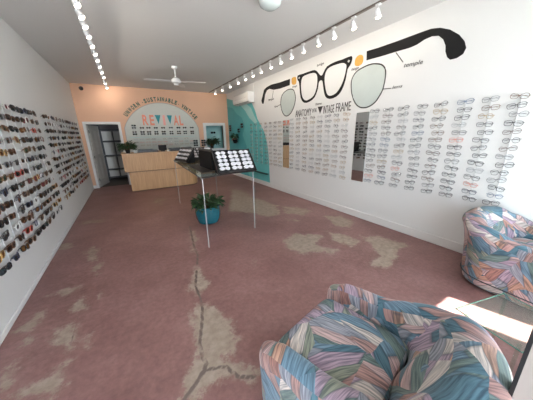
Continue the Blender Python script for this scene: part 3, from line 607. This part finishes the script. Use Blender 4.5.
# back wall arch
t = thing('arched_panel', 'whitewashed arched panel on the peach wall behind the counter', 'wall panel', (1.25, DY, 0.9))
pts = [(0.03, 0.9)]+[(1.25+1.31*math.cos(a), 1.42+1.31*math.sin(a)) for a in [math.radians(158.5-137*i/36) for i in range(37)]]+[(2.47, 0.9)]
o = MB().prism(pts[::-1], DY-0.02, DY-0.0005, 'xz').build('panel', M['arch'], t); o.location = -t.location
o = MB().tube([(x, DY-0.02, z) for x, z in pts], 0.009, 6).build('arch_edge', M['grille'], t); o.location = -t.location
t = thing('shop_lettering', 'dark green lettering UNWORN SUSTAINABLE VINTAGE curving above the arched panel', 'lettering', (1.25, DY, 2.7))
s_ = 'UNWORN · SUSTAINABLE · VINTAGE'; n = len(s_); wd = [0.45 if ch in ' ·I' else 1.0 for ch in s_]; tot = sum(wd); acc = 0
for k, ch in enumerate(s_):
    a = math.radians(143-(acc+wd[k]/2)/tot*109); acc += wd[k]
    if ch == ' ': continue
    rr = 1.365; x, z = 1.25+rr*math.cos(a), 1.42+rr*math.sin(a)
    if ch == '·': o = MB().lathe([(0.014, 0), (0.014, 0.003)], 12).build('dot', M['letter_green'], t, xf=wallB(x, z, 0.004) @ Matrix.Translation((0, 0.06, 0)))
    else: o = text_mesh(ch, 0.14, wallB(x, z, 0.004, a-PI/2), M['letter_green'], 'letter', t, width=0.032 if ch == 'I' else 0.076, height=0.14, bold=0.0065)
    o.location = -t.location
t = thing('shop_sign', 'large coral and teal word REVIVAL on the arched panel', 'sign', (1.25, DY-0.02, 1.98))
for ch, x0, x1, m in (('R', 0.60, 0.77, 'coral'), ('E', 0.82, 0.96, 'coral'), ('V', 1.00, 1.18, 'teal'), ('I', 1.245, 1.32, 'pink'), ('V', 1.39, 1.56, 'teal'), ('A', 1.60, 1.77, 'coral'), ('L', 1.80, 1.93, 'coral')):
    if ch == 'V': o = MB().prism([(x0, 2.33), (x1, 2.33), ((x0+x1)/2, 2.03)][::-1], DY-0.032, DY-0.0205, 'xz').build('letter', M[m], t)
    else: o = text_mesh(ch, 0.3, wallB((x0+x1)/2, 1.99, 0.026), M[m], 'letter', t, depth=0.005, width=x1-x0, height=0.34, bold=0.008)
    o.location = -t.location
# rods and sunglasses over the arch panel
xs = [0.30, 0.54, 0.74, 0.97, 1.21, 1.47, 1.73, 1.95, 2.21]
rows = [1.905, 1.77, 1.70]
for i, x in enumerate(xs):
    zs_ = ([1.98]+rows) if i == 0 else rows
    mb = MB(); mb.box(x-0.005, x+0.005, DY-0.028, DY-0.021, 1.64, zs_[0]+0.03)
    for z in zs_: mb.tube([(x, DY-0.028, z+0.006), (x, DY-0.066, z+0.006)], 0.003, 5)
    tag(mb.build('display_rod', M['rod']), 'short display rod on the arched panel, %s from the left' % CO[i], 'rod', 'rods on the arched panel')
    for k, z in enumerate(zs_):
        place_eyewear('sun', (x, DY-0.07, z), (0, 0, 0), ['square', 'round', 'cat'][(i+k) % 3], ['black', 'brown', 'black', 'grey', 'tortoise', 'black', 'silver'][(i*2+k*3) % 7], ['dark', 'brown', 'grey'][(i+2*k) % 3], '%s sunglasses on the arched panel, %s row down, %s column from the left' % (['black', 'brown', 'black', 'grey', 'tortoise', 'black', 'silver'][(i*2+k*3) % 7], 'first' if k == 0 else ORD[k], CO[i]), 'sunglasses on the arched panel', False, 0.98)
for k, z in enumerate((1.60, 1.50, 1.40, 1.30)):
    o = MB().box(0.12, 2.28, DY-0.095, DY-0.0205, z-0.008, z).build('wall_shelf', M['arch' if k else 'turq3']); tag(o, 'shallow white display shelf on the arched panel, %s of four from the top' % ('first' if k == 0 else ORD[k]), 'shelf', 'shelves on the arched panel')
    if k == 0: continue
    for i in range(11):
        fc = rng.choice(['clear', 'amber', 'gold', 'grey', 'coral', 'tortoise', 'silver'])
        place_eyewear('eye', (0.30+i*0.185, DY-0.075, z+0.022), (0, 0, 0), 'round', fc, 'clear', '%s eyeglasses on the arched panel shelf, %s shelf down, %s from the left' % (fc, ORD[k], CO[i]), 'eyeglasses on the arched panel shelves', False, 1.0)
for i, x in enumerate((2.30, 2.60)):
    mb = MB().box(x-0.005, x+0.005, DY-0.008, DY-0.001, 1.20, 1.46) if i else MB().box(x-0.005, x+0.005, DY-0.028, DY-0.0205, 1.20, 1.46)
    for z in (1.42, 1.34, 1.25): mb.tube([(x, DY-0.008 if i else DY-0.028, z+0.006), (x, DY-0.066, z+0.006)], 0.003, 5)
    tag(mb.build('display_rod', M['rod']), 'short display rod %s the white framed opening' % ('just left of' if i else 'at the right edge of the arch beside'), 'rod')
    for k, z in enumerate((1.42, 1.34, 1.25)):
        place_eyewear('sun', (x, DY-0.07, z), (0, 0, 0), 'square', 'black', 'dark', 'black sunglasses %s, %s one down' % ('just left of the white framed opening' if i else 'low at the right edge of the arch', 'first' if k == 0 else ORD[k]), 'sunglasses beside the framed opening', False, 1.2)
# dark sunglasses at the turquoise corner
for i, (y, zs_, lab) in enumerate(((8.95, (1.95, 1.87, 1.79), 'in the far corner of the turquoise wall'), (7.85, (1.97, 1.88), 'high on the turquoise wall above the plant'), (8.15, (1.80, 1.72), 'on the turquoise wall just above the plant'))):
    rod_R(y, zs_[-1]-0.04, zs_[0]+0.04, [z+0.006 for z in zs_], 'short display rod '+lab, None, 'R')
    for k, z in enumerate(zs_):
        place_eyewear('sun', (BX-0.056, y, z), (0, 0, -PI/2), 'square', 'black', 'dark', 'black sunglasses %s, %s one down' % (lab, 'first' if k == 0 else ORD[k]), 'sunglasses on the turquoise wall', False, 1.35)
o = MB().box(BX-0.10, BX-0.006, 6.10, 7.05, 0.395, 0.41).build('wall_ledge', M['dark']); tag(o, 'thin dark ledge low on the turquoise wall', 'ledge')
# ---------------------------------------------------------------- painted mural of a vintage frame
MU = dict(
 temple_far=[(6.42,2.5),(6.33,2.49),(6.28,2.6),(6.23,2.73),(6.13,2.82),(5.99,2.84),(5.77,2.78),(5.46,2.76),(5.03,2.77),(5.02,2.91),(5.46,2.91),(5.89,2.93),(6.13,2.91),(6.29,2.86),(6.37,2.73),(6.46,2.59)],
 hinge_far=[(4.95,2.9),(4.85,2.92),(4.78,2.89),(4.78,2.76),(4.93,2.77)],
 lens_far=[(5.33,2.61),(5.21,2.66),(5.07,2.68),(4.92,2.66),(4.84,2.6),(4.79,2.47),(4.8,2.37),(4.85,2.25),(4.98,2.11),(5.17,2.06),(5.33,2.15),(5.42,2.36),(5.40,2.52)],
 frame_outer=[(4.72,2.92),(4.51,2.92),(4.21,2.92),(4.09,2.89),(4.01,2.82),(3.95,2.77),(3.9,2.77),(3.85,2.83),(3.77,2.9),(3.57,2.93),(3.39,2.925),(3.18,2.93),(3.165,2.85),(3.2,2.78),(3.25,2.73),(3.28,2.56),(3.36,2.39),(3.48,2.3),(3.66,2.28),(3.78,2.34),(3.84,2.47),(3.88,2.63),(3.91,2.67),(3.97,2.67),(4.0,2.63),(4.02,2.52),(4.11,2.37),(4.28,2.3),(4.46,2.3),(4.59,2.42),(4.64,2.65),(4.67,2.78),(4.72,2.83)],
 in_l=[(4.56,2.83),(4.46,2.87),(4.21,2.87),(4.09,2.83),(4.045,2.74),(4.055,2.56),(4.14,2.41),(4.3,2.35),(4.43,2.35),(4.54,2.45),(4.59,2.68)],
 in_r=[(3.83,2.71),(3.79,2.82),(3.68,2.87),(3.42,2.87),(3.32,2.84),(3.28,2.78),(3.32,2.59),(3.4,2.45),(3.51,2.36),(3.66,2.34),(3.75,2.4),(3.81,2.56)],
 lens_near=[(3.14,2.51),(3.1,2.6),(3.02,2.66),(2.89,2.69),(2.79,2.70),(2.69,2.69),(2.57,2.65),(2.5,2.58),(2.48,2.5),(2.48,2.39),(2.5,2.27),(2.55,2.18),(2.61,2.10),(2.71,2.045),(2.81,2.03),(2.91,2.05),(3.01,2.12),(3.09,2.25),(3.13,2.38)],
 hinge_near=[(3.09,2.86),(3.02,2.9),(2.94,2.87),(2.93,2.77),(3.0,2.73),(3.09,2.76)],
 temple_near=[(2.87,2.92),(2.66,2.91),(2.37,2.91),(2.04,2.915),(1.9,2.915),(1.79,2.89),(1.67,2.83),(1.56,2.74),(1.49,2.65),(1.46,2.57),(1.48,2.51),(1.54,2.48),(1.61,2.48),(1.65,2.52),(1.68,2.59),(1.69,2.66),(1.73,2.74),(1.79,2.8),(1.87,2.82),(1.96,2.81),(2.06,2.775),(2.15,2.765),(2.35,2.77),(2.57,2.77),(2.86,2.78)])
mu = thing('mural', 'black painted mural of a dismantled eyeglass frame high on the right wall', 'mural', (BX, 4.0, 2.0))
def smooth_poly(P, k=4, closed=True):
    out = []; n = len(P)
    for i in range(n):
        p0, p1, p2, p3 = (Vector(P[(i+j) % n]) for j in (-1, 0, 1, 2))
        for q in range(k):
            t_ = q/k; out.append(tuple(0.5*((2*p1)+(p2-p0)*t_+(2*p0-5*p1+4*p2-p3)*t_*t_+(3*p1-p0-3*p2+p3)*t_**3)))
    return out
def mp_(name, P, m, off, parent=mu): o = MB().prism(P, BX-off, BX-0.0003, 'yz').build(name, m, parent); o.location = -mu.location; return o
def annulus(name, P, wd, m, off):     # painted outline
    o = MB().tube([(BX-off, y, z) for y, z in P], wd, 4, closed=True, flat=1).build(name, m, mu); o.location = -mu.location; return o
mp_('temple', MU['temple_far'], M['black'], 0.003); mp_('temple', MU['temple_near'], M['black'], 0.003)
mp_('hinge', smooth_poly(MU['hinge_far'], 3), M['gold'], 0.003); mp_('hinge', smooth_poly(MU['hinge_near'], 3), M['gold'], 0.003)
for nm in ('lens_far', 'lens_near'):
    P = smooth_poly(MU[nm], 3); mp_('lens', P, M['lensgrey'], 0.003); annulus('lens_outline', P, 0.010, M['ink'], 0.004)
# frame front with its two openings, triangulated as one flat shape
def holed(outer, holes, m, off):
    cu = bpy.data.curves.new('frame_front', 'CURVE'); cu.dimensions = '2D'; cu.fill_mode = 'BOTH'; cu.extrude = 0.0015
    for P in [outer]+holes:
        sp = cu.splines.new('POLY'); sp.points.add(len(P)-1); sp.use_cyclic_u = True
        for q, p in zip(sp.points, P): q.co = (-p[0], p[1], 0, 1)
    t_ = bpy.data.objects.new('tmp', cu); COL.objects.link(t_); dg = bpy.context.evaluated_depsgraph_get(); dg.update()
    me = bpy.data.meshes.new_from_object(t_.evaluated_get(dg)); bpy.data.objects.remove(t_)
    for q in me.vertices: x, y, z = q.co; q.co = (BX-off-z, -x, y)
    me.materials.clear(); me.materials.append(m); o = link('frame_front', me, mu); o.location = -mu.location; return o
holed(smooth_poly(MU['frame_outer'], 2), [smooth_poly(MU['in_l'], 3), smooth_poly(MU['in_r'], 3)], M['black'], 0.003)
for (y, z) in ((4.66, 2.86), (3.235, 2.86)):
    o = MB().prism([(y-0.03, z), (y, z+0.025), (y+0.03, z), (y, z-0.025)], BX-0.0055, BX-0.001, 'yz').build('rivet', M['silverpaint'], mu); o.location = -mu.location
def wt(txt, y0, y1, z, h, m='ink', rot=0, shear=0.25, bold=0.0):
    o = text_mesh(txt, h, wallR((y0+y1)/2, z, 0.004, rot), M[m], 'lettering', mu, width=abs(y1-y0), height=h, shear=shear, bold=bold); o.location = -mu.location
wt('temple', 2.20, 1.94, 2.50, 0.075, rot=-0.05); wt('lens', 2.34, 2.18, 2.255, 0.045); wt('bridge', 4.07, 3.87, 2.945, 0.06); wt('frame', 4.07, 3.88, 2.20, 0.05)
wt('hinge', 3.16, 3.00, 2.67, 0.06); wt('hinge', 4.92, 4.74, 2.68, 0.05); wt('temple', 6.05, 5.76, 2.51, 0.08); wt('lens', 5.73, 5.56, 2.32, 0.05)
for a, c in (((2.35, 2.76), (2.22, 2.60)), ((2.49, 2.28), (2.36, 2.27)), ((5.56, 2.35), (5.42, 2.37)), ((5.85, 2.58), (5.78, 2.76))):
    o = MB().tube([(BX-0.003, *a), (BX-0.003, *c)], 0.006, 4).build('leader_line', M['ink'], mu); o.location = -mu.location
wt('ANATOMY', 4.78, 4.20, 2.005, 0.155, shear=0); wt('OF THE', 4.17, 4.03, 2.06, 0.08, shear=0)
o = MB().prism([(4.00, 2.165), (3.845, 2.165), (3.92, 2.02)], BX-0.004, BX-0.0003, 'yz').build('letter_v', M['ink'], mu); o.location = -mu.location
wt('INTAGE', 3.82, 3.52, 2.01, 0.155, shear=0); wt('FRAME', 3.47, 3.11, 2.015, 0.16, shear=0)
# ---------------------------------------------------------------- ceiling things
def head(loc, aim, label, group, power, col=(1, 0.87, 0.72), first=[None]):
    # aim: horizontal direction the can points to, tilted down
    q = thing('track_light', label, 'spotlight', loc, math.atan2(aim[1], aim[0]), group)
    key = 'meshes'
    if first[0] is None:
        st = MB().tube([(0, 0, 0), (0, 0, -0.07)], 0.008, 8).mesh('stem', M['white'], smooth=True)
        SCL = Matrix.Scale(0.82, 4); R0 = SCL @ Matrix.Translation((0.0, 0, -0.10)) @ Matrix.Rotation(math.radians(152), 4, 'Y')
        can = MB().lathe([(0.012, -0.055), (0.028, -0.05), (0.036, -0.01), (0.044, 0.045), (0.040, 0.047), (0.034, 0.0)], 18).mesh('can', M['white'], smooth=True, xf=R0)
        bl = MB().lathe([(0.004, 0.0), (0.026, 0.01), (0.041, 0.042), (0.040, 0.062), (0.022, 0.078), (0.001, 0.082)], 16).mesh('bulb', M['bulb'], smooth=True, xf=R0)
        cl_ = MB().box(-0.02, 0.02, -0.03, 0.03, -0.004, 0.012).mesh('track_clip', M['white'])
        first[0] = (st, can, bl, cl_)
    st, can, bl, cl_ = first[0]
    link('stem', st, q); link('can', can, q); link('bulb', bl, q); link('track_clip', cl_, q)
    L_ = bpy.data.lights.new('spot', 'SPOT'); L_.energy = power; L_.color = col; L_.spot_size = math.radians(150); L_.spot_blend = 0.6; L_.shadow_soft_size = 0.03
    lo = bpy.data.objects.new('lamp_light', L_); COL.objects.link(lo); lo.parent = q; lo.location = (0.035, 0, -0.165)
    lo.rotation_euler = Vector((math.sin(math.radians(130)), 0, math.cos(math.radians(130)))).to_track_quat('-Z', 'Y').to_euler()
    return q
TL, TR = -0.24, 2.97
o = MB().box(TL-0.018, TL+0.018, 1.2, 9.1, HZ-0.022, HZ-0.001).build('lighting_track', M['white']); tag(o, 'white lighting track along the left side of the ceiling', 'track')
o = MB().box(TR-0.018, TR+0.018, 1.0, 9.1, HZ-0.022, HZ-0.001).build('lighting_track', M['trackdark']); tag(o, 'slim lighting track along the right side of the ceiling', 'track')
LY = [3.62, 3.92, 4.22, 4.58, 5.0, 5.42, 5.82, 6.28, 6.78, 7.3, 8.0, 8.7]
for i, y in enumerate(LY):
    back = i >= 10
    head((TL, y, HZ-0.034), (0.25, 1) if back else (1, 0.15), 'white track spotlight on the left ceiling track, %s from the street' % CO[i], 'spotlights on the left ceiling track', P_LEFT*(0.9 if back else 1))
RY = [2.19, 2.56, 2.92, 3.26, 3.64, 4.0, 4.36, 4.75, 5.18, 5.6, 6.03, 6.5, 7.1, 7.7, 8.4]
for i, y in enumerate(RY):
    back = i >= 13
    head((TR, y, HZ-0.034), (-0.35, 1) if back else (1, 0.1), 'lit track spotlight on the right ceiling track, %s from the street' % CO[i], 'spotlights on the right ceiling track', P_RIGHT*(0.9 if back else 1))
def blade_mb(L_=0.56):
    mb = MB(); top = []; n = 14
    for k in range(n+1):
        t_ = k/n; x = 0.10+t_*L_; w_ = (0.05+0.03*math.sin(t_*PI))*(1 if t_ < 0.93 else 0.75); tw = 0.10*(1-t_)
        top.append((x, -w_, tw*-w_)); top.append((x, w_, tw*w_))
    vs_ = [(x, y, z+0.004) for x, y, z in top]+[(x, y, z-0.004) for x, y, z in top]; m_ = len(top); fs = []
    for k in range(n):
        a = 2*k; fs += [(a, a+2, a+3, a+1), (m_+a, m_+a+1, m_+a+3, m_+a+2), (a, m_+a, m_+a+2, a+2), (a+1, a+3, m_+a+3, m_+a+1)]
    fs += [(0, 1, m_+1, m_), (m_-2, 2*m_-2, 2*m_-1, m_-1)]
    return mb.add(vs_, fs)
t = thing('ceiling_fan', 'white three bladed ceiling fan hanging in front of the peach wall', 'fan', (1.24, 6.20, 0))
MB().lathe([(0.001, HZ-0.001), (0.065, HZ-0.001), (0.06, HZ-0.04), (0.02, HZ-0.07)][::-1], 24).build('canopy', M['white'], t, smooth=True)
MB().tube([(0, 0, HZ-0.06), (0, 0, 2.92)], 0.014, 10).build('downrod', M['white'], t, smooth=True)
MB().lathe([(0.001, 2.80), (0.06, 2.805), (0.10, 2.83), (0.105, 2.87), (0.08, 2.91), (0.03, 2.94), (0.001, 2.94)], 28).build('motor_housing', M['white'], t, smooth=True)
MB().lathe([(0.001, 2.765), (0.05, 2.775), (0.06, 2.80), (0.001, 2.80)], 20).build('hub_cap', M['white'], t, smooth=True)
for ang in (176, -14, 64):
    bme = blade_mb(0.58).build('blade', M['white'], t, smooth=False); bme.rotation_euler.z = math.radians(ang); bme.location.z = 2.85
t = thing('ceiling_light', 'chrome and frosted glass ceiling light at the top edge of the view', 'ceiling light', (1.72, 2.74, 0))
MB().lathe([(0.001, HZ-0.001), (0.08, HZ-0.001), (0.08, HZ-0.03), (0.001, HZ-0.035)][::-1], 24).build('canopy', M['chrome'], t, smooth=True)
MB().lathe([(0.001, HZ-0.13), (0.07, HZ-0.122), (0.12, HZ-0.09), (0.135, HZ-0.05), (0.13, HZ-0.03), (0.08, HZ-0.03)], 28).build('glass_bowl', M['frost'], t, smooth=True)
# air conditioner
t = thing('air_conditioner', 'white split air conditioner mounted high above the turquoise wave', 'air conditioner', (BX, 7.52, 2.60))
prof = [(0.0, 0.0), (-0.16, 0.0), (-0.21, 0.05), (-0.225, 0.14), (-0.215, 0.29), (-0.19, 0.31), (0.0, 0.31)]
MB().prism([(p[0]-0.001, p[1]) for p in prof], -0.60, 0.60, 'xz').build('casing', M['whiteplastic'], t, bevel=0.006)
MB().box(-0.205, -0.165, -0.55, 0.55, 0.012, 0.03).build('air_flap', M['grille'], t)
MB().box(-0.2285, -0.222, -0.57, 0.57, 0.155, 0.158).build('panel_seam', M['grille'], t)
o = MB().tube([(BX-0.012, 6.93, HZ-0.002), (BX-0.012, 6.93, 2.75)], 0.009, 8).build('cable', M['whiteplastic'], smooth=True); tag(o, 'white cable running up the wall from the air conditioner to the ceiling', 'cable')
t = thing('security_camera', 'small black dome camera in the upper left of the peach wall', 'camera', (-0.90, DY, 3.04))
MB().lathe([(0.055, 0.0), (0.055, 0.02), (0.05, 0.025)], 20, ).build('mount', M['black'], t, xf=Matrix.Rotation(PI/2, 4, 'X'))
MB().lathe([(0.045, 0.025), (0.038, 0.05), (0.02, 0.068), (0.001, 0.073)], 20).build('dome', M['blackleather'], t, smooth=True, xf=Matrix.Rotation(PI/2, 4, 'X'))
# ---------------------------------------------------------------- open door and storage behind
t = thing('door_leaf', 'off white panelled door standing open into the storage room', 'door', (DX0+0.005, DY+T+0.03, 0), math.radians(76))
MB().box(0, 0.83, -0.02, 0.02, 0.01, 2.0).build('panel', M['doorpaint'], t, bevel=0.003)
for (z0, z1) in ((0.25, 0.95), (1.08, 1.85)):
    for (x0, x1) in ((0.10, 0.37), (0.46, 0.73)):
        MB().tube([(x0, -0.022, z0), (x1, -0.022, z0), (x1, -0.022, z1), (x0, -0.022, z1)], 0.008, 4, closed=True).build('moulding', M['doorpaint'], t)
MB().lathe([(0.012, 0), (0.012, 0.03), (0.03, 0.04), (0.032, 0.06), (0.015, 0.07)], 16).build('knob', M['chrome'], t, smooth=True, xf=Matrix.Translation((0.77, -0.02, 1.0)) @ Matrix.Rotation(PI/2, 4, 'X'))
for z in (0.25, 1.0, 1.8): MB().box(-0.012, 0.012, -0.03, -0.02, z-0.045, z+0.045).build('door_hinge', M['dark'], t)
SX0, SX1, SY0, SY1 = -0.78, 0.35, 10.55, 10.98
t = thing('storage_rack', 'black metal rack of grey boxes seen through the open doorway', 'rack', (0, 10.7, 0))
rows_ = [0.16, 0.46, 0.98, 1.50, 1.90]
for x in (SX0, SX1):
    for y in (SY0, SY1): MB().box(x-0.015, x+0.015, y-10.715, y-10.685, 0, 2.05).build('post', M['dark'], t)
for z in rows_: MB().box(SX0+0.015, SX1-0.015, SY0-10.7, SY1-10.7, z-0.03, z).build('shelf', M['dark'], t)
for k, z in enumerate(rows_[:-1]):
    for j in range(3):
        x0 = SX0+0.04+j*0.36; h_ = (rows_[k+1]-z)-0.07
        o = thing('storage_box', 'grey storage box on the black rack, %s shelf up, %s from the left' % ('first' if k == 0 else ORD[k], CO[j]), 'box', (x0+0.165, 10.76, z), 0, 'grey boxes on the storage rack')
        MB().box(-0.155, 0.155, -0.19, 0.19, 0, h_).build('box_body', M['bin'], o); MB().box(-0.16, 0.16, -0.195, 0.195, h_-0.03, h_).build('box_lid', M['bin'], o)
# ---------------------------------------------------------------- acrylic display table with trays
TZ = 1.06
t = thing('display_table', 'long clear acrylic table carrying tilted black eyewear trays in the shop middle', 'table', (1.3, 4.5, 0))
Q = [(0.80, 3.10), (1.76, 3.36), (1.98, 6.05), (0.90, 5.85)]
def tp(name, mb, m, par=t, **k):
    o = mb.build(name, m, par, **k)
    if par is t: o.location = -t.location
    return o
tp('tabletop', MB().prism(Q, TZ-0.012, TZ), M['glasstop'])
tp('glass_edge', MB().tube([(x, y, TZ-0.006) for x, y in Q], 0.0065, 6, closed=True), M['dark'])
for (x, y) in Q:
    ix = x+(0.02 if x < 1.3 else -0.02); iy = y+(0.02 if y < 4.5 else -0.02)
    tp('leg', MB().box(ix-0.005, ix+0.005, iy-0.012, iy+0.012, 0, TZ-0.012), M['acrylic_leg'])
def tray(loc, rz, W, D, tilt, label, ncol, nrow, gl_label, cols_, filled=True):
    q = thing('eyewear_tray', label, 'tray', loc, rz, 'black eyewear trays on the acrylic table')
    TM = Matrix.Translation((0, 0, 0.008)) @ Matrix.Rotation(tilt, 4, 'X')
    mb = MB().box(-W/2, W/2, 0, D, 0, 0.012).box(-W/2, -W/2+0.02, 0, D, 0.012, 0.04).box(W/2-0.02, W/2, 0, D, 0.012, 0.04).box(-W/2+0.02, W/2-0.02, 0, 0.02, 0.012, 0.04).box(-W/2+0.02, W/2-0.02, D-0.02, D, 0.012, 0.04)
    mb.build('tray_body', M['blackleather'], q, xf=TM)
    sz, cz = math.sin(tilt), math.cos(tilt)
    MB().prism([(0.03, -0.008), (D*cz-0.01, -0.008), (D*cz-0.01, D*sz-0.006), (0.03, 0.012)], -W/2+0.03, W/2-0.03, 'yz').build('tray_easel', M['black'], q, xf=Matrix.Translation((0, 0, 0.008)))
    cw = (W-0.04)/ncol
    for c in range(ncol):
        x0 = -W/2+0.02+c*cw; MB().box(x0+0.008, x0+cw-0.008, 0.03, D-0.03, 0.0125, 0.020).build('pad', M[cols_], q, xf=TM)
    bpy.context.view_layer.update()
    W4 = Matrix.Translation(loc) @ Matrix.Rotation(rz, 4, 'Z') @ TM
    for c in range(ncol if filled else 0):
        for k in range(nrow):
            x = -W/2+0.02+(c+0.5)*cw; y = D-0.03-(k+0.5)*(D-0.06)/nrow
            G = W4 @ Matrix.Translation((x, y, 0.056)) @ Matrix.Rotation(-PI/2, 4, 'X'); fc = rng.choice(['clear', 'white', 'silver', 'white', 'clear'])
            place_eyewear('sun', G.translation, G.to_euler(), rng.choice(['square', 'round']), fc, 'pale', '%s sunglasses lying in the %s, %s row down, %s column' % (fc, gl_label, 'first' if k == 0 else ORD[k], CO[c]), 'glasses in the '+gl_label, False, 1.12 if ncol == 3 else 0.95)
tray((1.36, 3.13, TZ), math.radians(-4), 0.60, 0.42, math.radians(46), 'black tray of white framed glasses tilted towards the armchairs, nearest on the acrylic table', 3, 5, 'nearest black tray', 'dark')
tray((0.965, 5.25, TZ), math.radians(-78), 0.62, 0.34, math.radians(55), 'black tray of glasses at the left far side of the acrylic table', 4, 3, 'left black tray', 'dark')
tray((1.62, 4.9, TZ), math.radians(90), 0.60, 0.36, math.radians(42), 'black tray facing the right wall on the acrylic table', 3, 4, 'right black tray', 'dark', False)
tray((1.36, 4.02, TZ+0.004), math.radians(90), 0.80, 0.38, math.radians(52), 'black tray seen from behind in the middle of the acrylic table', 3, 4, 'middle black tray', 'dark', False)
tray((1.50, 5.42, TZ), math.radians(2), 0.60, 0.40, math.radians(38), 'black tray at the counter end of the acrylic table', 3, 4, 'farthest black tray', 'dark')
place_eyewear('sun', (3.22, DY+0.53, 1.72), (0, 0, 0), 'square', 'black', 'dark', 'black sunglasses on the aqua wall inside the white framed opening', 'sunglasses inside the framed opening', False, 1.5)
o = MB().prism([(0.94, 3.55), (1.70, 3.62), (1.74, 4.55), (0.96, 4.75)], TZ+0.0005, TZ+0.0035).build('table_mat', M['blackleather']); tag(o, 'flat black mat under the trays on the acrylic table', 'mat')
